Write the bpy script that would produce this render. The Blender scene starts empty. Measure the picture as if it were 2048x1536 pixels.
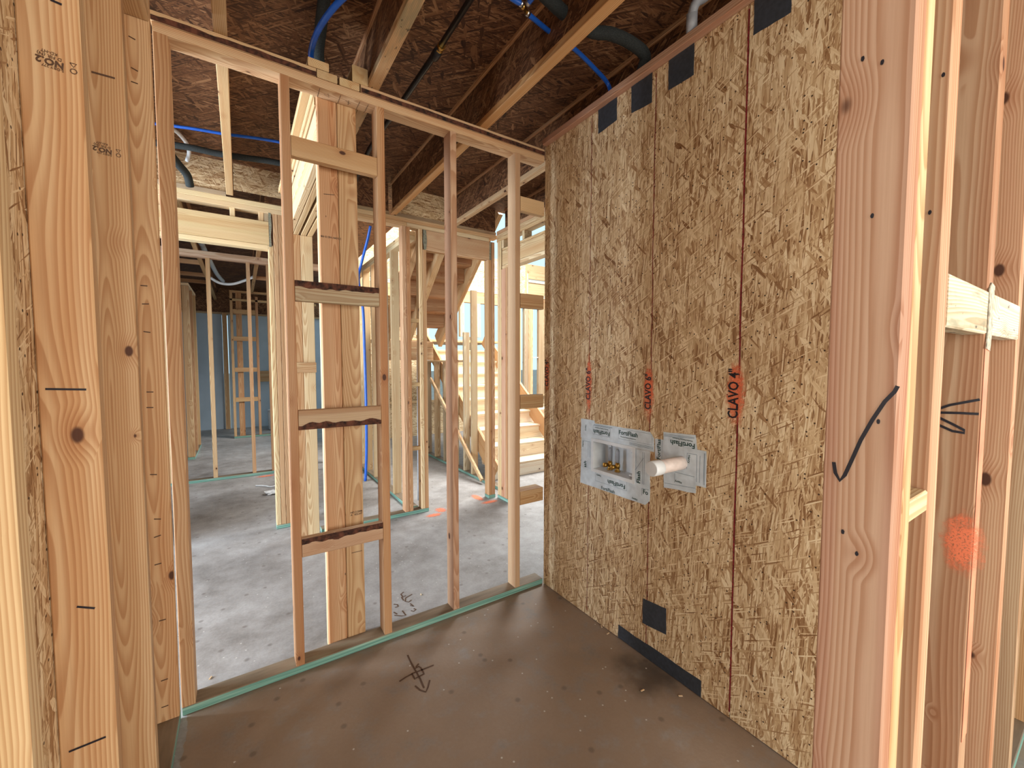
import bpy, math, random
from mathutils import Vector, Matrix, noise
R = random.Random(7)
scn = bpy.context.scene
col = scn.collection

# ------------------------------------------------------------------ camera, sky, light, exposure
YAW, PITCH, HEYE, FPX = math.radians(33.35), math.radians(3.01), 1.5, 826.5
cam = bpy.data.cameras.new('camera'); camo = bpy.data.objects.new('camera', cam); col.objects.link(camo)
cam.sensor_width = 36.0; cam.lens = FPX / 2048 * 36.0; cam.clip_start = 0.02; cam.clip_end = 200
camo.location = (0, 0, HEYE); camo.rotation_euler = (math.radians(90) - PITCH, 0, -YAW)
scn.camera = camo
w = bpy.data.worlds.new('sky'); scn.world = w; w.use_nodes = True
bg = w.node_tree.nodes['Background']; bg.inputs[0].default_value = (0.54, 0.82, 1.0, 1); bg.inputs[1].default_value = 0.92
def area(name, loc, rot, sx, sy, power, color):
    l = bpy.data.lights.new(name, 'AREA'); l.shape = 'RECTANGLE'; l.size = sx; l.size_y = sy; l.energy = power; l.color = color
    o = bpy.data.objects.new(name, l); col.objects.link(o); o.location = loc; o.rotation_euler = rot; return o
D = math.radians
area('daylight_left_windows', (-3.6, 3.1, 1.5), (0, D(-90), 0), 2.2, 1.5, 340, (0.74, 0.87, 1.0))
area('daylight_rear_window', (1.3, -2.6, 1.6), (D(90), 0, 0), 3.4, 2.3, 135, (1.0, 0.92, 0.80))
area('daylight_stairwell', (4.3, 4.8, 5.2), (D(10), D(25), 0), 3.0, 3.0, 640, (1.0, 1.0, 0.97))
area('side_fill_light', (-3.4, -0.6, 1.6), (0, D(-90), 0), 2.0, 2.0, 75, (1.0, 0.95, 0.88))  # unseen fill lamp added to brighten the strand board wall
scn.view_settings.view_transform = 'Standard'; scn.view_settings.look = 'None'
scn.view_settings.gamma = 1.0; scn.view_settings.use_curve_mapping = False; scn.view_settings.exposure = 0.62

# measured points: where the sight line through a point of the photograph meets a real plane of the building
_fw = Vector((math.sin(YAW) * math.cos(PITCH), math.cos(YAW) * math.cos(PITCH), -math.sin(PITCH)))
_rt = Vector((math.cos(YAW), -math.sin(YAW), 0)); _up = _rt.cross(_fw)
def on(x, y, ax, val):
    d = _fw + _rt * ((x - 1024) / FPX) + _up * ((768 - y) / FPX)
    o = Vector((0, 0, HEYE)); return o + d * ((val - o[ax]) / d[ax])
def onX(x, y, v): return on(x, y, 0, v)
def onY(x, y, v): return on(x, y, 1, v)
def onZ(x, y, v=0.0): return on(x, y, 2, v)

# ------------------------------------------------------------------ materials
class NT:
    def __init__(s, name):
        s.m = bpy.data.materials.new(name); s.m.use_nodes = True; s.t = s.m.node_tree; s.t.nodes.clear()
        s.out = s.n('ShaderNodeOutputMaterial'); s.b = s.n('ShaderNodeBsdfPrincipled'); s.l(s.b.outputs[0], s.out.inputs[0])
    def n(s, t, **k):
        q = s.t.nodes.new(t)
        for a, v in k.items(): setattr(q, a, v)
        return q
    def l(s, a, b): s.t.links.new(a, b)
    def put(s, sock, v):
        if hasattr(v, 'is_linked') or isinstance(v, bpy.types.NodeSocket): s.l(v, sock)
        else: sock.default_value = v
    def math(s, op, a, b=0.0, c=None, clamp=False):
        q = s.n('ShaderNodeMath', operation=op); q.use_clamp = clamp
        s.put(q.inputs[0], a); s.put(q.inputs[1], b)
        if c is not None: s.put(q.inputs[2], c)
        return q.outputs[0]
    def vm(s, op, a, b):
        q = s.n('ShaderNodeVectorMath', operation=op); s.put(q.inputs[0], a); s.put(q.inputs[1], b); return q.outputs[0]
    def mix(s, f, a, b, mode='MIX'):
        q = s.n('ShaderNodeMix', data_type='RGBA', blend_type=mode)
        s.put(q.inputs[0], f)
        for i, v in ((6, a), (7, b)):
            if isinstance(v, tuple): q.inputs[i].default_value = (*v[:3], 1)
            else: s.l(v, q.inputs[i])
        return q.outputs[2]
    def mixf(s, f, a, b):
        q = s.n('ShaderNodeMix', data_type='FLOAT'); s.put(q.inputs[0], f); s.put(q.inputs[2], a); s.put(q.inputs[3], b); return q.outputs[0]
    def noise(s, vec, scale, detail=2.0, rough=0.5, dim='3D'):
        q = s.n('ShaderNodeTexNoise', noise_dimensions=dim); s.l(vec, q.inputs['Vector'])
        q.inputs['Scale'].default_value = scale; q.inputs['Detail'].default_value = detail; q.inputs['Roughness'].default_value = rough
        return q.outputs[0]
    def vor(s, vec, scale=1.0, dim='3D', feature='F1', rnd=1.0):
        q = s.n('ShaderNodeTexVoronoi', voronoi_dimensions=dim, feature=feature); s.l(vec, q.inputs['Vector'])
        q.inputs['Scale'].default_value = scale; q.inputs['Randomness'].default_value = rnd; return q
    def map(s, vec, loc=(0, 0, 0), rot=(0, 0, 0), sc=(1, 1, 1)):
        q = s.n('ShaderNodeMapping'); s.l(vec, q.inputs[0])
        q.inputs[1].default_value = loc; q.inputs[2].default_value = rot; q.inputs[3].default_value = sc; return q.outputs[0]
    def ramp(s, f, stops, interp='LINEAR'):
        q = s.n('ShaderNodeValToRGB'); q.color_ramp.interpolation = interp; s.put(q.inputs[0], f)
        e = q.color_ramp.elements
        while len(e) < len(stops): e.new(0.5)
        for i, (p, c) in enumerate(stops): e[i].position = p; e[i].color = (*c[:3], 1)
        return q.outputs[0]
    def step(s, f, a, b):
        q = s.n('ShaderNodeMapRange', interpolation_type='SMOOTHSTEP'); s.put(q.inputs[0], f); q.inputs[1].default_value = a; q.inputs[2].default_value = b; return q.outputs[0]
    def bump(s, h, st=0.3, dist=0.002):
        q = s.n('ShaderNodeBump'); s.l(h, q.inputs['Height']); q.inputs['Strength'].default_value = st; q.inputs['Distance'].default_value = dist
        s.l(q.outputs[0], s.b.inputs['Normal'])
    def fin(s, colr=None, rough=0.6, metal=0.0, spec=0.4):
        if colr is not None:
            if isinstance(colr, tuple): s.b.inputs['Base Color'].default_value = (*colr[:3], 1)
            else: s.l(colr, s.b.inputs['Base Color'])
        s.put(s.b.inputs['Roughness'], rough); s.b.inputs['Metallic'].default_value = metal
        s.b.inputs['Specular IOR Level'].default_value = spec
        return s.m

def wood_material(name, knots=1.0, extra=None):
    t = NT(name)
    tc = t.n('ShaderNodeTexCoord'); oi = t.n('ShaderNodeObjectInfo')
    v = tc.outputs['Object']; rnd = oi.outputs['Random']
    r2 = t.math('FRACT', t.math('MULTIPLY', rnd, 37.13)); r3 = t.math('FRACT', t.math('MULTIPLY', rnd, 91.7))
    off = t.n('ShaderNodeCombineXYZ'); t.l(t.math('MULTIPLY', rnd, 50.0), off.inputs[0]); t.l(t.math('MULTIPLY', r2, 50.0), off.inputs[1]); t.l(t.math('MULTIPLY', r3, 50.0), off.inputs[2])
    vo = t.vm('ADD', v, off.outputs[0])
    # knots: sparse cells, stretched along the grain
    kv = t.vor(t.map(vo, sc=(11, 11, 6.5)), 1.0)
    sep = t.n('ShaderNodeSeparateColor'); t.l(kv.outputs['Color'], sep.inputs[0])
    pick = t.math('GREATER_THAN', sep.outputs[0], 0.68)
    kd0 = kv.outputs['Distance']; kd = t.math('DIVIDE', kd0, t.math('ADD', 0.40, t.math('MULTIPLY', sep.outputs[2], 0.70)))
    near = t.math('MULTIPLY', t.step(kd, 0.50, 0.0), pick)
    core = t.math('MULTIPLY', t.math('MULTIPLY', t.step(kd, 0.15, 0.09), pick), knots)
    # growth rings about a random pith, wandering with height
    wob = t.noise(t.map(vo, sc=(1.5, 1.5, 0.9)), 1.0, 1.0)
    wob2 = t.noise(t.map(vo, sc=(9, 9, 1.6)), 1.0, 2.0)
    s = t.n('ShaderNodeSeparateXYZ'); t.l(v, s.inputs[0])
    px = t.math('ADD', s.outputs[0], t.math('MULTIPLY', t.math('SUBTRACT', rnd, 0.5), 0.10))
    py = t.math('ADD', s.outputs[1], t.math('ADD', t.math('MULTIPLY', t.math('SUBTRACT', r2, 0.5), 0.14), t.math('MULTIPLY', t.math('SUBTRACT', wob, 0.5), 0.11)))
    rad = t.math('SQRT', t.math('ADD', t.math('MULTIPLY', px, px), t.math('MULTIPLY', py, py)))
    rad = t.math('ADD', rad, t.math('ADD', t.math('MULTIPLY', near, 0.016), t.math('MULTIPLY', wob2, 0.016)))
    saw = t.math('FRACT', t.math('MULTIPLY', rad, 175.0))
    ring = t.math('MULTIPLY', t.step(saw, 0.1, 0.85), t.step(saw, 1.0, 0.9))
    fib = t.noise(t.map(vo, sc=(260, 260, 5)), 1.0, 3.0, 0.6)
    broad = t.noise(t.map(vo, sc=(12, 12, 0.35)), 1.0, 2.0)
    hue = t.noise(t.map(vo, sc=(20, 20, 0.5)), 1.0, 1.0)
    base = oi.outputs['Color']
    red = t.mix(1.0, base, (0.86, 0.69, 0.56), 'MULTIPLY')
    pale = t.mix(0.35, base, (0.80, 0.64, 0.42))
    c = t.mix(t.math('MULTIPLY', t.step(broad, 0.46, 0.66), 0.75), base, red); c = t.mix(t.math('MULTIPLY', t.step(hue, 0.52, 0.36), 0.55), c, pale)
    c = t.mix(t.math('MULTIPLY', ring, 0.60), c, t.mix(1.0, c, (0.62, 0.42, 0.28), 'MULTIPLY'))
    c = t.mix(t.math('MULTIPLY', t.step(fib, 0.30, 0.75), 0.30), c, t.mix(1.0, c, (0.72, 0.62, 0.52), 'MULTIPLY'))
    c = t.mix(t.math('MULTIPLY', near, 0.40), c, t.mix(1.0, c, (0.62, 0.36, 0.22), 'MULTIPLY'))
    c = t.mix(core, c, (0.075, 0.026, 0.012))
    # nail holes and pinholes
    nv = t.vor(t.map(vo, sc=(14, 14, 5)), 1.0); ns = t.n('ShaderNodeSeparateColor'); t.l(nv.outputs['Color'], ns.inputs[0])
    pin = t.math('MULTIPLY', t.math('LESS_THAN', nv.outputs['Distance'], 0.035), t.math('GREATER_THAN', ns.outputs[1], 0.72))
    c = t.mix(t.math('MULTIPLY', pin, 0.8), c, (0.03, 0.018, 0.01))
    if extra: c = extra(t, c, vo)
    t.bump(t.math('ADD', fib, t.math('MULTIPLY', ring, 0.5)), 0.12, 0.001)
    return t.fin(c, 0.62, spec=0.3)
def weathered(t, c, vo):
    m = t.noise(t.map(vo, sc=(18, 18, 3)), 1.0, 4.0, 0.65)
    m2 = t.noise(t.map(vo, sc=(50, 50, 22)), 1.0, 3.0, 0.6)
    c = t.mix(t.math('MULTIPLY', t.step(m, 0.52, 0.68), 0.65), c, (0.21, 0.20, 0.12))
    return t.mix(t.math('MULTIPLY', t.step(m2, 0.63, 0.70), 0.75), c, (0.035, 0.035, 0.025))
M = {}
M['wood'] = wood_material('sawn lumber')
M['mould'] = wood_material('weathered lumber', extra=weathered)

def osb_material(name, stops, contrast=1.0, sc=1.0, angs=(2, -12, 15, -26, 30, 7, -7, 4, -38, 60), fine=0.6):
    t = NT(name); tc = t.n('ShaderNodeTexCoord'); v = tc.outputs['Object']; oi = t.n('ShaderNodeObjectInfo')
    off = t.n('ShaderNodeCombineXYZ'); t.l(t.math('MULTIPLY', oi.outputs['Random'], 20.0), off.inputs[0]); t.l(t.math('MULTIPLY', oi.outputs['Random'], 33.0), off.inputs[1])
    v = t.vm('ADD', v, off.outputs[0])
    warp = t.n('ShaderNodeTexNoise'); t.l(v, warp.inputs['Vector']); warp.inputs['Scale'].default_value = 9; warp.inputs['Detail'].default_value = 0
    v2 = t.vm('ADD', v, t.vm('MULTIPLY', t.vm('SUBTRACT', warp.outputs[1], (0.5, 0.5, 0.5)), (0.007, 0.007, 0)))
    val = None; hgt = None
    for i, a in enumerate(angs):
        wdt, ln = (0.0042, 0.009, 0.0055, 0.0125, 0.0038)[i % 5] * sc, (0.075, 0.062, 0.095, 0.052, 0.060)[i % 5] * sc
        mp = t.map(v2, loc=(i * 3.7, i * 5.1, 0), rot=(0, 0, D(a)))
        mp = t.vm('MULTIPLY', mp, (1 / wdt, 1 / ln, 0))
        q = t.vor(mp, 1.0, '2D'); sp = t.n('ShaderNodeSeparateColor'); t.l(q.outputs['Color'], sp.inputs[0])
        g = t.noise(t.vm('MULTIPLY', mp, (5, 0.35, 1)), 1.0, 2.0, 0.6, '2D')
        val_i = t.math('ADD', sp.outputs[0], t.math('MULTIPLY', t.math('SUBTRACT', g, 0.5), fine))
        if val is None: val, hgt = val_i, sp.outputs[1]
        else:
            mk = t.math('GREATER_THAN', sp.outputs[1], 0.62 if i < 8 else 0.88)
            val = t.mixf(mk, val, val_i); hgt = t.mixf(mk, hgt, t.math('ADD', sp.outputs[1], i * 0.12))
    # dark slits left between the strands
    slit = t.vor(t.vm('MULTIPLY', t.map(v2, rot=(0, 0, D(5))), (1 / (0.006 * sc), 1 / (0.045 * sc), 0)), 1.0, '2D')
    ks = t.n('ShaderNodeSeparateColor'); t.l(slit.outputs['Color'], ks.inputs[0])
    val = t.math('SUBTRACT', val, t.math('MULTIPLY', t.math('MULTIPLY', t.step(slit.outputs['Distance'], 0.30, 0.12), t.math('GREATER_THAN', ks.outputs[0], 0.72)), 0.42))
    val = t.math('ADD', t.math('MULTIPLY', t.math('SUBTRACT', val, 0.5), contrast), 0.5)
    big = t.noise(v, 2.2, 2.0)
    val = t.math('ADD', val, t.math('MULTIPLY', t.math('SUBTRACT', big, 0.5), 0.45))
    c = t.ramp(val, stops)
    sp = t.vor(v, 45.0, '2D'); k = t.n('ShaderNodeSeparateColor'); t.l(sp.outputs['Color'], k.inputs[0])
    c = t.mix(t.math('MULTIPLY', t.math('LESS_THAN', sp.outputs['Distance'], 0.14), t.math('GREATER_THAN', k.outputs[0], 0.88)), c, (0.06, 0.03, 0.015))
    t.bump(hgt, 0.45, 0.0015)
    return t.fin(c, 0.6, spec=0.3)
M['osb'] = osb_material('oriented strand board', [(0.0, (0.21, 0.095, 0.035)), (0.14, (0.38, 0.21, 0.095)), (0.35, (0.53, 0.345, 0.18)), (0.62, (0.67, 0.48, 0.275)), (1.0, (0.86, 0.70, 0.46))], 0.92)
M['osb_shaded'] = osb_material('shaded strand board', [(0.0, (0.035, 0.013, 0.006)), (0.25, (0.085, 0.033, 0.013)), (0.55, (0.15, 0.062, 0.026)), (0.85, (0.23, 0.105, 0.046)), (1.0, (0.36, 0.19, 0.09))], 0.9, 1.3, (1, -8, 11, -18, 22, 4, -5, 48, -60), 0.7)  # strand board copy with the ceiling's shade put into its colours

def concrete():
    t = NT('concrete slab'); tc = t.n('ShaderNodeTexCoord'); v = tc.outputs['Object']
    a = t.noise(v, 1.6, 5.0, 0.6); b = t.noise(v, 9.0, 4.0, 0.65); c2 = t.noise(v, 70.0, 3.0, 0.6)
    f = t.math('ADD', t.math('MULTIPLY', a, 0.55), t.math('ADD', t.math('MULTIPLY', b, 0.3), t.math('MULTIPLY', c2, 0.15)))
    c = t.ramp(f, [(0.32, (0.14, 0.125, 0.115)), (0.46, (0.245, 0.225, 0.21)), (0.56, (0.32, 0.30, 0.285)), (0.70, (0.42, 0.40, 0.385))])
    # warm bounce light painted into the slab colour inside the alcove, patchy
    s = t.n('ShaderNodeSeparateXYZ'); t.l(tc.outputs['Object'], s.inputs[0])
    al = t.math('MULTIPLY', t.math('LESS_THAN', s.outputs[1], 2.2), t.math('GREATER_THAN', t.math('ADD', s.outputs[0], t.math('MULTIPLY', b, 0.05)), -0.20))
    al = t.math('MULTIPLY', al, t.step(b, 0.15, 0.55))
    c = t.mix(t.math('MULTIPLY', al, 0.72), c, (0.25, 0.158, 0.092))
    # dark soot-like stain by the black tape strip, and a few oil spots
    d = t.n('ShaderNodeVectorMath', operation='DISTANCE'); t.l(t.vm('ADD', v, t.vm('MULTIPLY', t.vm('SUBTRACT', warpc(t, v), (0.5, 0.5, 0.5)), (0.25, 0.25, 0))), d.inputs[0]); d.inputs[1].default_value = (1.60, 1.24, 0.0)
    c = t.mix(t.math('MULTIPLY', t.step(d.outputs['Value'], 0.20, 0.02), 0.72), c, (0.035, 0.025, 0.02))
    q = t.vor(v, 9.0, '2D'); k = t.n('ShaderNodeSeparateColor'); t.l(q.outputs['Color'], k.inputs[0])
    c = t.mix(t.math('MULTIPLY', t.math('MULTIPLY', t.step(q.outputs['Distance'], 0.16, 0.05), t.math('GREATER_THAN', k.outputs[0], 0.8)), 0.45), c, (0.07, 0.045, 0.035))
    q = t.vor(v, 26.0, '2D'); k = t.n('ShaderNodeSeparateColor'); t.l(q.outputs['Color'], k.inputs[0])
    c = t.mix(t.math('MULTIPLY', t.math('LESS_THAN', q.outputs['Distance'], 0.10), t.math('GREATER_THAN', k.outputs[1], 0.96)), c, (0.5, 0.47, 0.43))
    t.bump(t.math('ADD', b, t.math('MULTIPLY', c2, 0.6)), 0.25, 0.004)
    return t.fin(c, t.mixf(a, 0.42, 0.75), spec=0.4)
def warpc(t, v):
    q = t.n('ShaderNodeTexNoise'); t.l(v, q.inputs['Vector']); q.inputs['Scale'].default_value = 9; q.inputs['Detail'].default_value = 3; return q.outputs[1]
M['concrete'] = concrete()

def plain(name, c, rough=0.6, metal=0.0, var=0.12, sc=30.0, spec=0.4):
    t = NT(name); tc = t.n('ShaderNodeTexCoord'); f = t.noise(tc.outputs['Object'], sc, 3.0)
    lo = tuple(max(0, x * (1 - var * 1.5)) for x in c); hi = tuple(min(1, x * (1 + var)) for x in c)
    return t.fin(t.ramp(f, [(0.3, lo), (0.7, hi)]), rough, metal, spec)
def treated(name, top):
    t = NT(name); tc = t.n('ShaderNodeTexCoord'); v = tc.outputs['Object']
    f = t.noise(t.map(v, sc=(150, 150, 3)), 1.0, 2.0); g = t.noise(t.map(v, sc=(25, 25, 4)), 1.0, 3.0)
    if top: c = t.ramp(g, [(0.3, (0.13, 0.095, 0.06)), (0.6, (0.22, 0.16, 0.105)), (0.75, (0.25, 0.22, 0.15))])
    else:
        c = t.ramp(f, [(0.3, (0.09, 0.22, 0.175)), (0.5, (0.17, 0.33, 0.265)), (0.7, (0.33, 0.47, 0.37))])
        c = t.mix(t.math('MULTIPLY', t.step(g, 0.55, 0.7), 0.5), c, (0.30, 0.33, 0.22))
    return t.fin(c, 0.6)
M['green'] = treated('treated lumber edge', False); M['green_top'] = treated('treated lumber top', True)
M['blue'] = plain('blue tubing', (0.010, 0.085, 0.42), 0.32, var=0.1)
M['foam'] = plain('black foam insulation', (0.022, 0.026, 0.026), 0.9, var=0.3, sc=200)
M['black_pipe'] = plain('black coated pipe', (0.012, 0.012, 0.014), 0.35, var=0.2)
M['tape'] = plain('black tape', (0.040, 0.046, 0.058), 0.55, var=0.15, sc=60)
M['brass'] = plain('brass', (0.62, 0.38, 0.10), 0.28, 1.0, sc=80)
M['steel'] = plain('steel', (0.55, 0.55, 0.56), 0.3, 1.0, sc=80)
M['grey'] = plain('grey conduit', (0.36, 0.38, 0.42), 0.45)
M['white'] = plain('white plastic', (0.74, 0.76, 0.77), 0.4, var=0.04)
M['pvc'] = plain('white pvc with pink film', (0.74, 0.62, 0.56), 0.45, var=0.10, sc=25)
M['foil'] = plain('silver grey flashing tape', (0.64, 0.71, 0.76), 0.42, 0.0, var=0.10, sc=22)
M['ink'] = plain('green black print', (0.012, 0.055, 0.045), 0.6, var=0.1)
M['ink_blue'] = plain('pale blue print', (0.10, 0.18, 0.25), 0.6, var=0.1)
M['marker'] = plain('black marker ink', (0.012, 0.010, 0.016), 0.45, var=0.1)
M['stamp'] = plain('brown stamp ink', (0.085, 0.040, 0.020), 0.6, var=0.2, sc=300)
M['chalk'] = plain('dark red chalk', (0.22, 0.018, 0.018), 0.8, var=0.4, sc=90)
M['bark'] = plain('bark', (0.085, 0.028, 0.014), 0.85, var=0.6, sc=45)
M['panel_blue'] = plain('blue grey sheathing', (0.42, 0.50, 0.58), 0.8, var=0.05, sc=3)
M['plaster'] = plain('dried whitish plaster', (0.52, 0.47, 0.36), 0.8, var=0.35, sc=90)
M['caulk'] = plain('grey green sealant', (0.22, 0.21, 0.15), 0.7, var=0.3, sc=60)
M['red'] = plain('red print', (0.45, 0.03, 0.03), 0.5)
M['dust'] = plain('white scrap plastic', (0.8, 0.8, 0.8), 0.5)
M['earth'] = plain('bare earth', (0.30, 0.25, 0.20), 0.95, sc=2)
def spray(name, c, blur=0.35):
    """sprayed paint: full in the middle of the mark, thinning out to nothing at its rim"""
    t = NT(name); tc = t.n('ShaderNodeTexCoord'); g = t.map(tc.outputs['Generated'], loc=(-0.5, -0.5, -0.5))
    n = t.noise(tc.outputs['Object'], 60.0, 3.0); n2 = t.noise(tc.outputs['Object'], 260.0, 2.0)
    d = t.n('ShaderNodeVectorMath', operation='LENGTH'); t.l(t.vm('MULTIPLY', g, (2, 2, 2)), d.inputs[0])
    q = t.math('ADD', d.outputs['Value'], t.math('MULTIPLY', t.math('SUBTRACT', n, 0.5), 0.9))
    a = t.math('MULTIPLY', t.step(q, 1.0, blur), t.step(n2, 0.25, 0.50))
    t.fin(c, 0.6); t.l(t.math('MULTIPLY', a, 0.78), t.b.inputs['Alpha']); return t.m
M['spray'] = spray('orange sprayed paint', (0.95, 0.23, 0.10))
M['orange'] = plain('orange paint', (0.78, 0.27, 0.15), 0.55, var=0.15, sc=12)

# ------------------------------------------------------------------ builders
def wall(name, kind='structure', label=None, cat=None, loc=(0, 0, 0)):
    o = bpy.data.objects.new(name, None); col.objects.link(o); o.location = loc
    if kind: o['kind'] = kind
    if label: o['label'] = label
    if cat: o['category'] = cat
    return o
def tag(o, label, cat, group=None):
    o['label'] = label; o['category'] = cat
    if group: o['group'] = group
    return o
def link(name, verts, faces, mat, parent=None, smooth=False, mats=None, fm=None):
    me = bpy.data.meshes.new(name); me.from_pydata([tuple(v) for v in verts], [], faces); me.update()
    for m in (mats or [mat]): me.materials.append(m)
    if fm:
        for p, i in zip(me.polygons, fm): p.material_index = i
    if smooth:
        for p in me.polygons: p.use_smooth = True
    o = bpy.data.objects.new(name, me); col.objects.link(o)
    if parent: o.parent = parent
    return o
def basis(x, y, z, loc):
    m = Matrix((x, y, z)).transposed().to_4x4(); m.translation = loc; return m
def place(o, mw):
    if o.parent: o.matrix_parent_inverse = Matrix()
    par = world_of(o.parent) if o.parent else Matrix()
    o.matrix_basis = par.inverted() @ mw
_wc = {}
def world_of(o):
    m = o.matrix_basis.copy(); p = o.parent
    while p: m = p.matrix_basis @ m; p = p.parent
    return m
AX = {0: (Vector((0, 1, 0)), Vector((0, 0, 1)), Vector((1, 0, 0))), 1: (Vector((0, 0, 1)), Vector((1, 0, 0)), Vector((0, 1, 0))), 2: (Vector((1, 0, 0)), Vector((0, 1, 0)), Vector((0, 0, 1)))}
# tints of lumber
PALE = (0.68, 0.49, 0.27); PINK = (0.54, 0.325, 0.17); TAN = (0.57, 0.375, 0.19); GOLD = (0.57, 0.39, 0.215); STRAW = (0.72, 0.57, 0.35); RED = (0.49, 0.27, 0.135); GREY = (0.46, 0.36, 0.24)
def vary(c, a=0.07):
    k = 1 + R.uniform(-a, a); return tuple(min(1, x * k * (1 + R.uniform(-a, a) * 0.35)) for x in c) + (1,)
def board_local(name, a, b, L, tint, parent, mw, mat=None, ch=0.0028, mats=None, fm=None):
    """eased-edge board: section a x b, length L along local z, centred"""
    c = min(ch, a * 0.2, b * 0.2); x, y = a / 2, b / 2
    sec = [(-x + c, -y), (x - c, -y), (x, -y + c), (x, y - c), (x - c, y), (-x + c, y), (-x, y - c), (-x, -y + c)]
    v = [(p[0], p[1], -L / 2) for p in sec] + [(p[0], p[1], L / 2) for p in sec]
    f = [(i, (i + 1) % 8, (i + 1) % 8 + 8, i + 8) for i in range(8)] + [tuple(range(7, -1, -1)), tuple(range(8, 16))]
    o = link(name, v, f, mat or M['wood'], parent, mats=mats, fm=fm)
    o.color = vary(tint); place(o, mw); return o
def board(parent, name, x0, x1, y0, y1, z0, z1, tint=TAN, axis=None, mat=None, ch=0.0028):
    d = (abs(x1 - x0), abs(y1 - y0), abs(z1 - z0))
    if axis is None: axis = max(range(3), key=lambda i: d[i])
    ex, ey, ez = AX[axis]; c = Vector(((x0 + x1) / 2, (y0 + y1) / 2, (z0 + z1) / 2))
    ia, ib = {0: (1, 2), 1: (2, 0), 2: (0, 1)}[axis]
    return board_local(name, d[ia], d[ib], d[axis], tint, parent, basis(ex, ey, ez, c), mat, ch)
def plate_green(parent, x0, x1, y0, y1, name='bottom_plate'):
    axis = 0 if (x1 - x0) > (y1 - y0) else 1
    o = board(parent, name, x0, x1, y0, y1, 0.001, 0.038, axis=axis, mat=M['green'])
    o.data.materials.append(M['green_top'])
    up = {0: 1, 1: 0}[axis]
    for p in o.data.polygons:
        if p.normal[up] > 0.6: p.material_index = 1
    return o
def brd(parent, name, p0, p1, a, b, tint=TAN, up=(0, 0, 1), mat=None):
    """a board between two points; section a (sideways) x b (in the direction of up)"""
    p0, p1 = Vector(p0), Vector(p1); ez = (p1 - p0).normalized(); ey = Vector(up) - Vector(up).dot(ez) * ez; ey.normalize(); ex = ey.cross(ez)
    return board_local(name, a, b, (p1 - p0).length, tint, parent, basis(ex, ey, ez, (p0 + p1) / 2), mat)
def panel(parent, name, origin, ux, vy, W, H, th, mat, holes=None, tint=None):
    """sheet: local x along ux (short way), local y along vy (strand way), thickness behind the face; optional rectangular hole (u0,u1,v0,v1)"""
    ux, vy = Vector(ux), Vector(vy); n = ux.cross(vy)
    us, vs = [0, W], [0, H]
    if holes:
        for h in holes: us += [h[0], h[1]]; vs += [h[2], h[3]]
    us = sorted(set(us)); vs = sorted(set(vs)); V = []; F = []; idx = {}
    def vid(i, j, k):
        if (i, j, k) not in idx: idx[(i, j, k)] = len(V); V.append((us[i], vs[j], -th * k))
        return idx[(i, j, k)]
    def solid(i, j):
        if i < 0 or j < 0 or i >= len(us) - 1 or j >= len(vs) - 1: return False
        cu, cv = (us[i] + us[i + 1]) / 2, (vs[j] + vs[j + 1]) / 2
        return not any(h[0] < cu < h[1] and h[2] < cv < h[3] for h in (holes or []))
    for i in range(len(us) - 1):
        for j in range(len(vs) - 1):
            if not solid(i, j): continue
            F.append((vid(i, j, 0), vid(i + 1, j, 0), vid(i + 1, j + 1, 0), vid(i, j + 1, 0)))
            F.append((vid(i, j + 1, 1), vid(i + 1, j + 1, 1), vid(i + 1, j, 1), vid(i, j, 1)))
            if not solid(i - 1, j): F.append((vid(i, j, 1), vid(i, j, 0), vid(i, j + 1, 0), vid(i, j + 1, 1)))
            if not solid(i + 1, j): F.append((vid(i + 1, j, 0), vid(i + 1, j, 1), vid(i + 1, j + 1, 1), vid(i + 1, j + 1, 0)))
            if not solid(i, j - 1): F.append((vid(i, j, 0), vid(i, j, 1), vid(i + 1, j, 1), vid(i + 1, j, 0)))
            if not solid(i, j + 1): F.append((vid(i, j + 1, 1), vid(i, j + 1, 0), vid(i + 1, j + 1, 0), vid(i + 1, j + 1, 1)))
    o = link(name, V, F, mat, parent); place(o, basis(ux, vy, n, Vector(origin))); 
    if tint: o.color = (*tint, 1)
    return o
def tube(parent, name, pts, r, mat, seg=14, closed=True, smoothpath=True, capr=None):
    P = [Vector(p) for p in pts]
    if smoothpath and len(P) > 2:
        Q = []
        for i in range(len(P) - 1):
            p0 = P[max(i - 1, 0)]; p1 = P[i]; p2 = P[i + 1]; p3 = P[min(i + 2, len(P) - 1)]
            for k in range(6):
                t = k / 6; Q.append(0.5 * ((2 * p1) + (p2 - p0) * t + (2 * p0 - 5 * p1 + 4 * p2 - p3) * t * t + (3 * p1 - p0 - 3 * p2 + p3) * t ** 3))
        Q.append(P[-1]); P = Q
    V, F = [], []; prev = None
    for i, p in enumerate(P):
        d = (P[min(i + 1, len(P) - 1)] - P[max(i - 1, 0)]).normalized()
        a = prev if prev is not None else (Vector((0, 0, 1)) if abs(d.z) < 0.9 else Vector((1, 0, 0)))
        u = (a - a.dot(d) * d).normalized(); v = d.cross(u); prev = u
        rr = r[i] if isinstance(r, list) else r
        for k in range(seg):
            t = 2 * math.pi * k / seg; V.append(p + (u * math.cos(t) + v * math.sin(t)) * rr)
    for i in range(len(P) - 1):
        for k in range(seg): F.append((i * seg + k, i * seg + (k + 1) % seg, (i + 1) * seg + (k + 1) % seg, (i + 1) * seg + k))
    F.append(tuple(range(seg - 1, -1, -1))); F.append(tuple((len(P) - 1) * seg + k for k in range(seg)))
    o = link(name, V, F, mat, parent, True)
    for p in o.data.polygons[-2:]: p.use_smooth = False
    if parent: place(o, Matrix())
    return o
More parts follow.
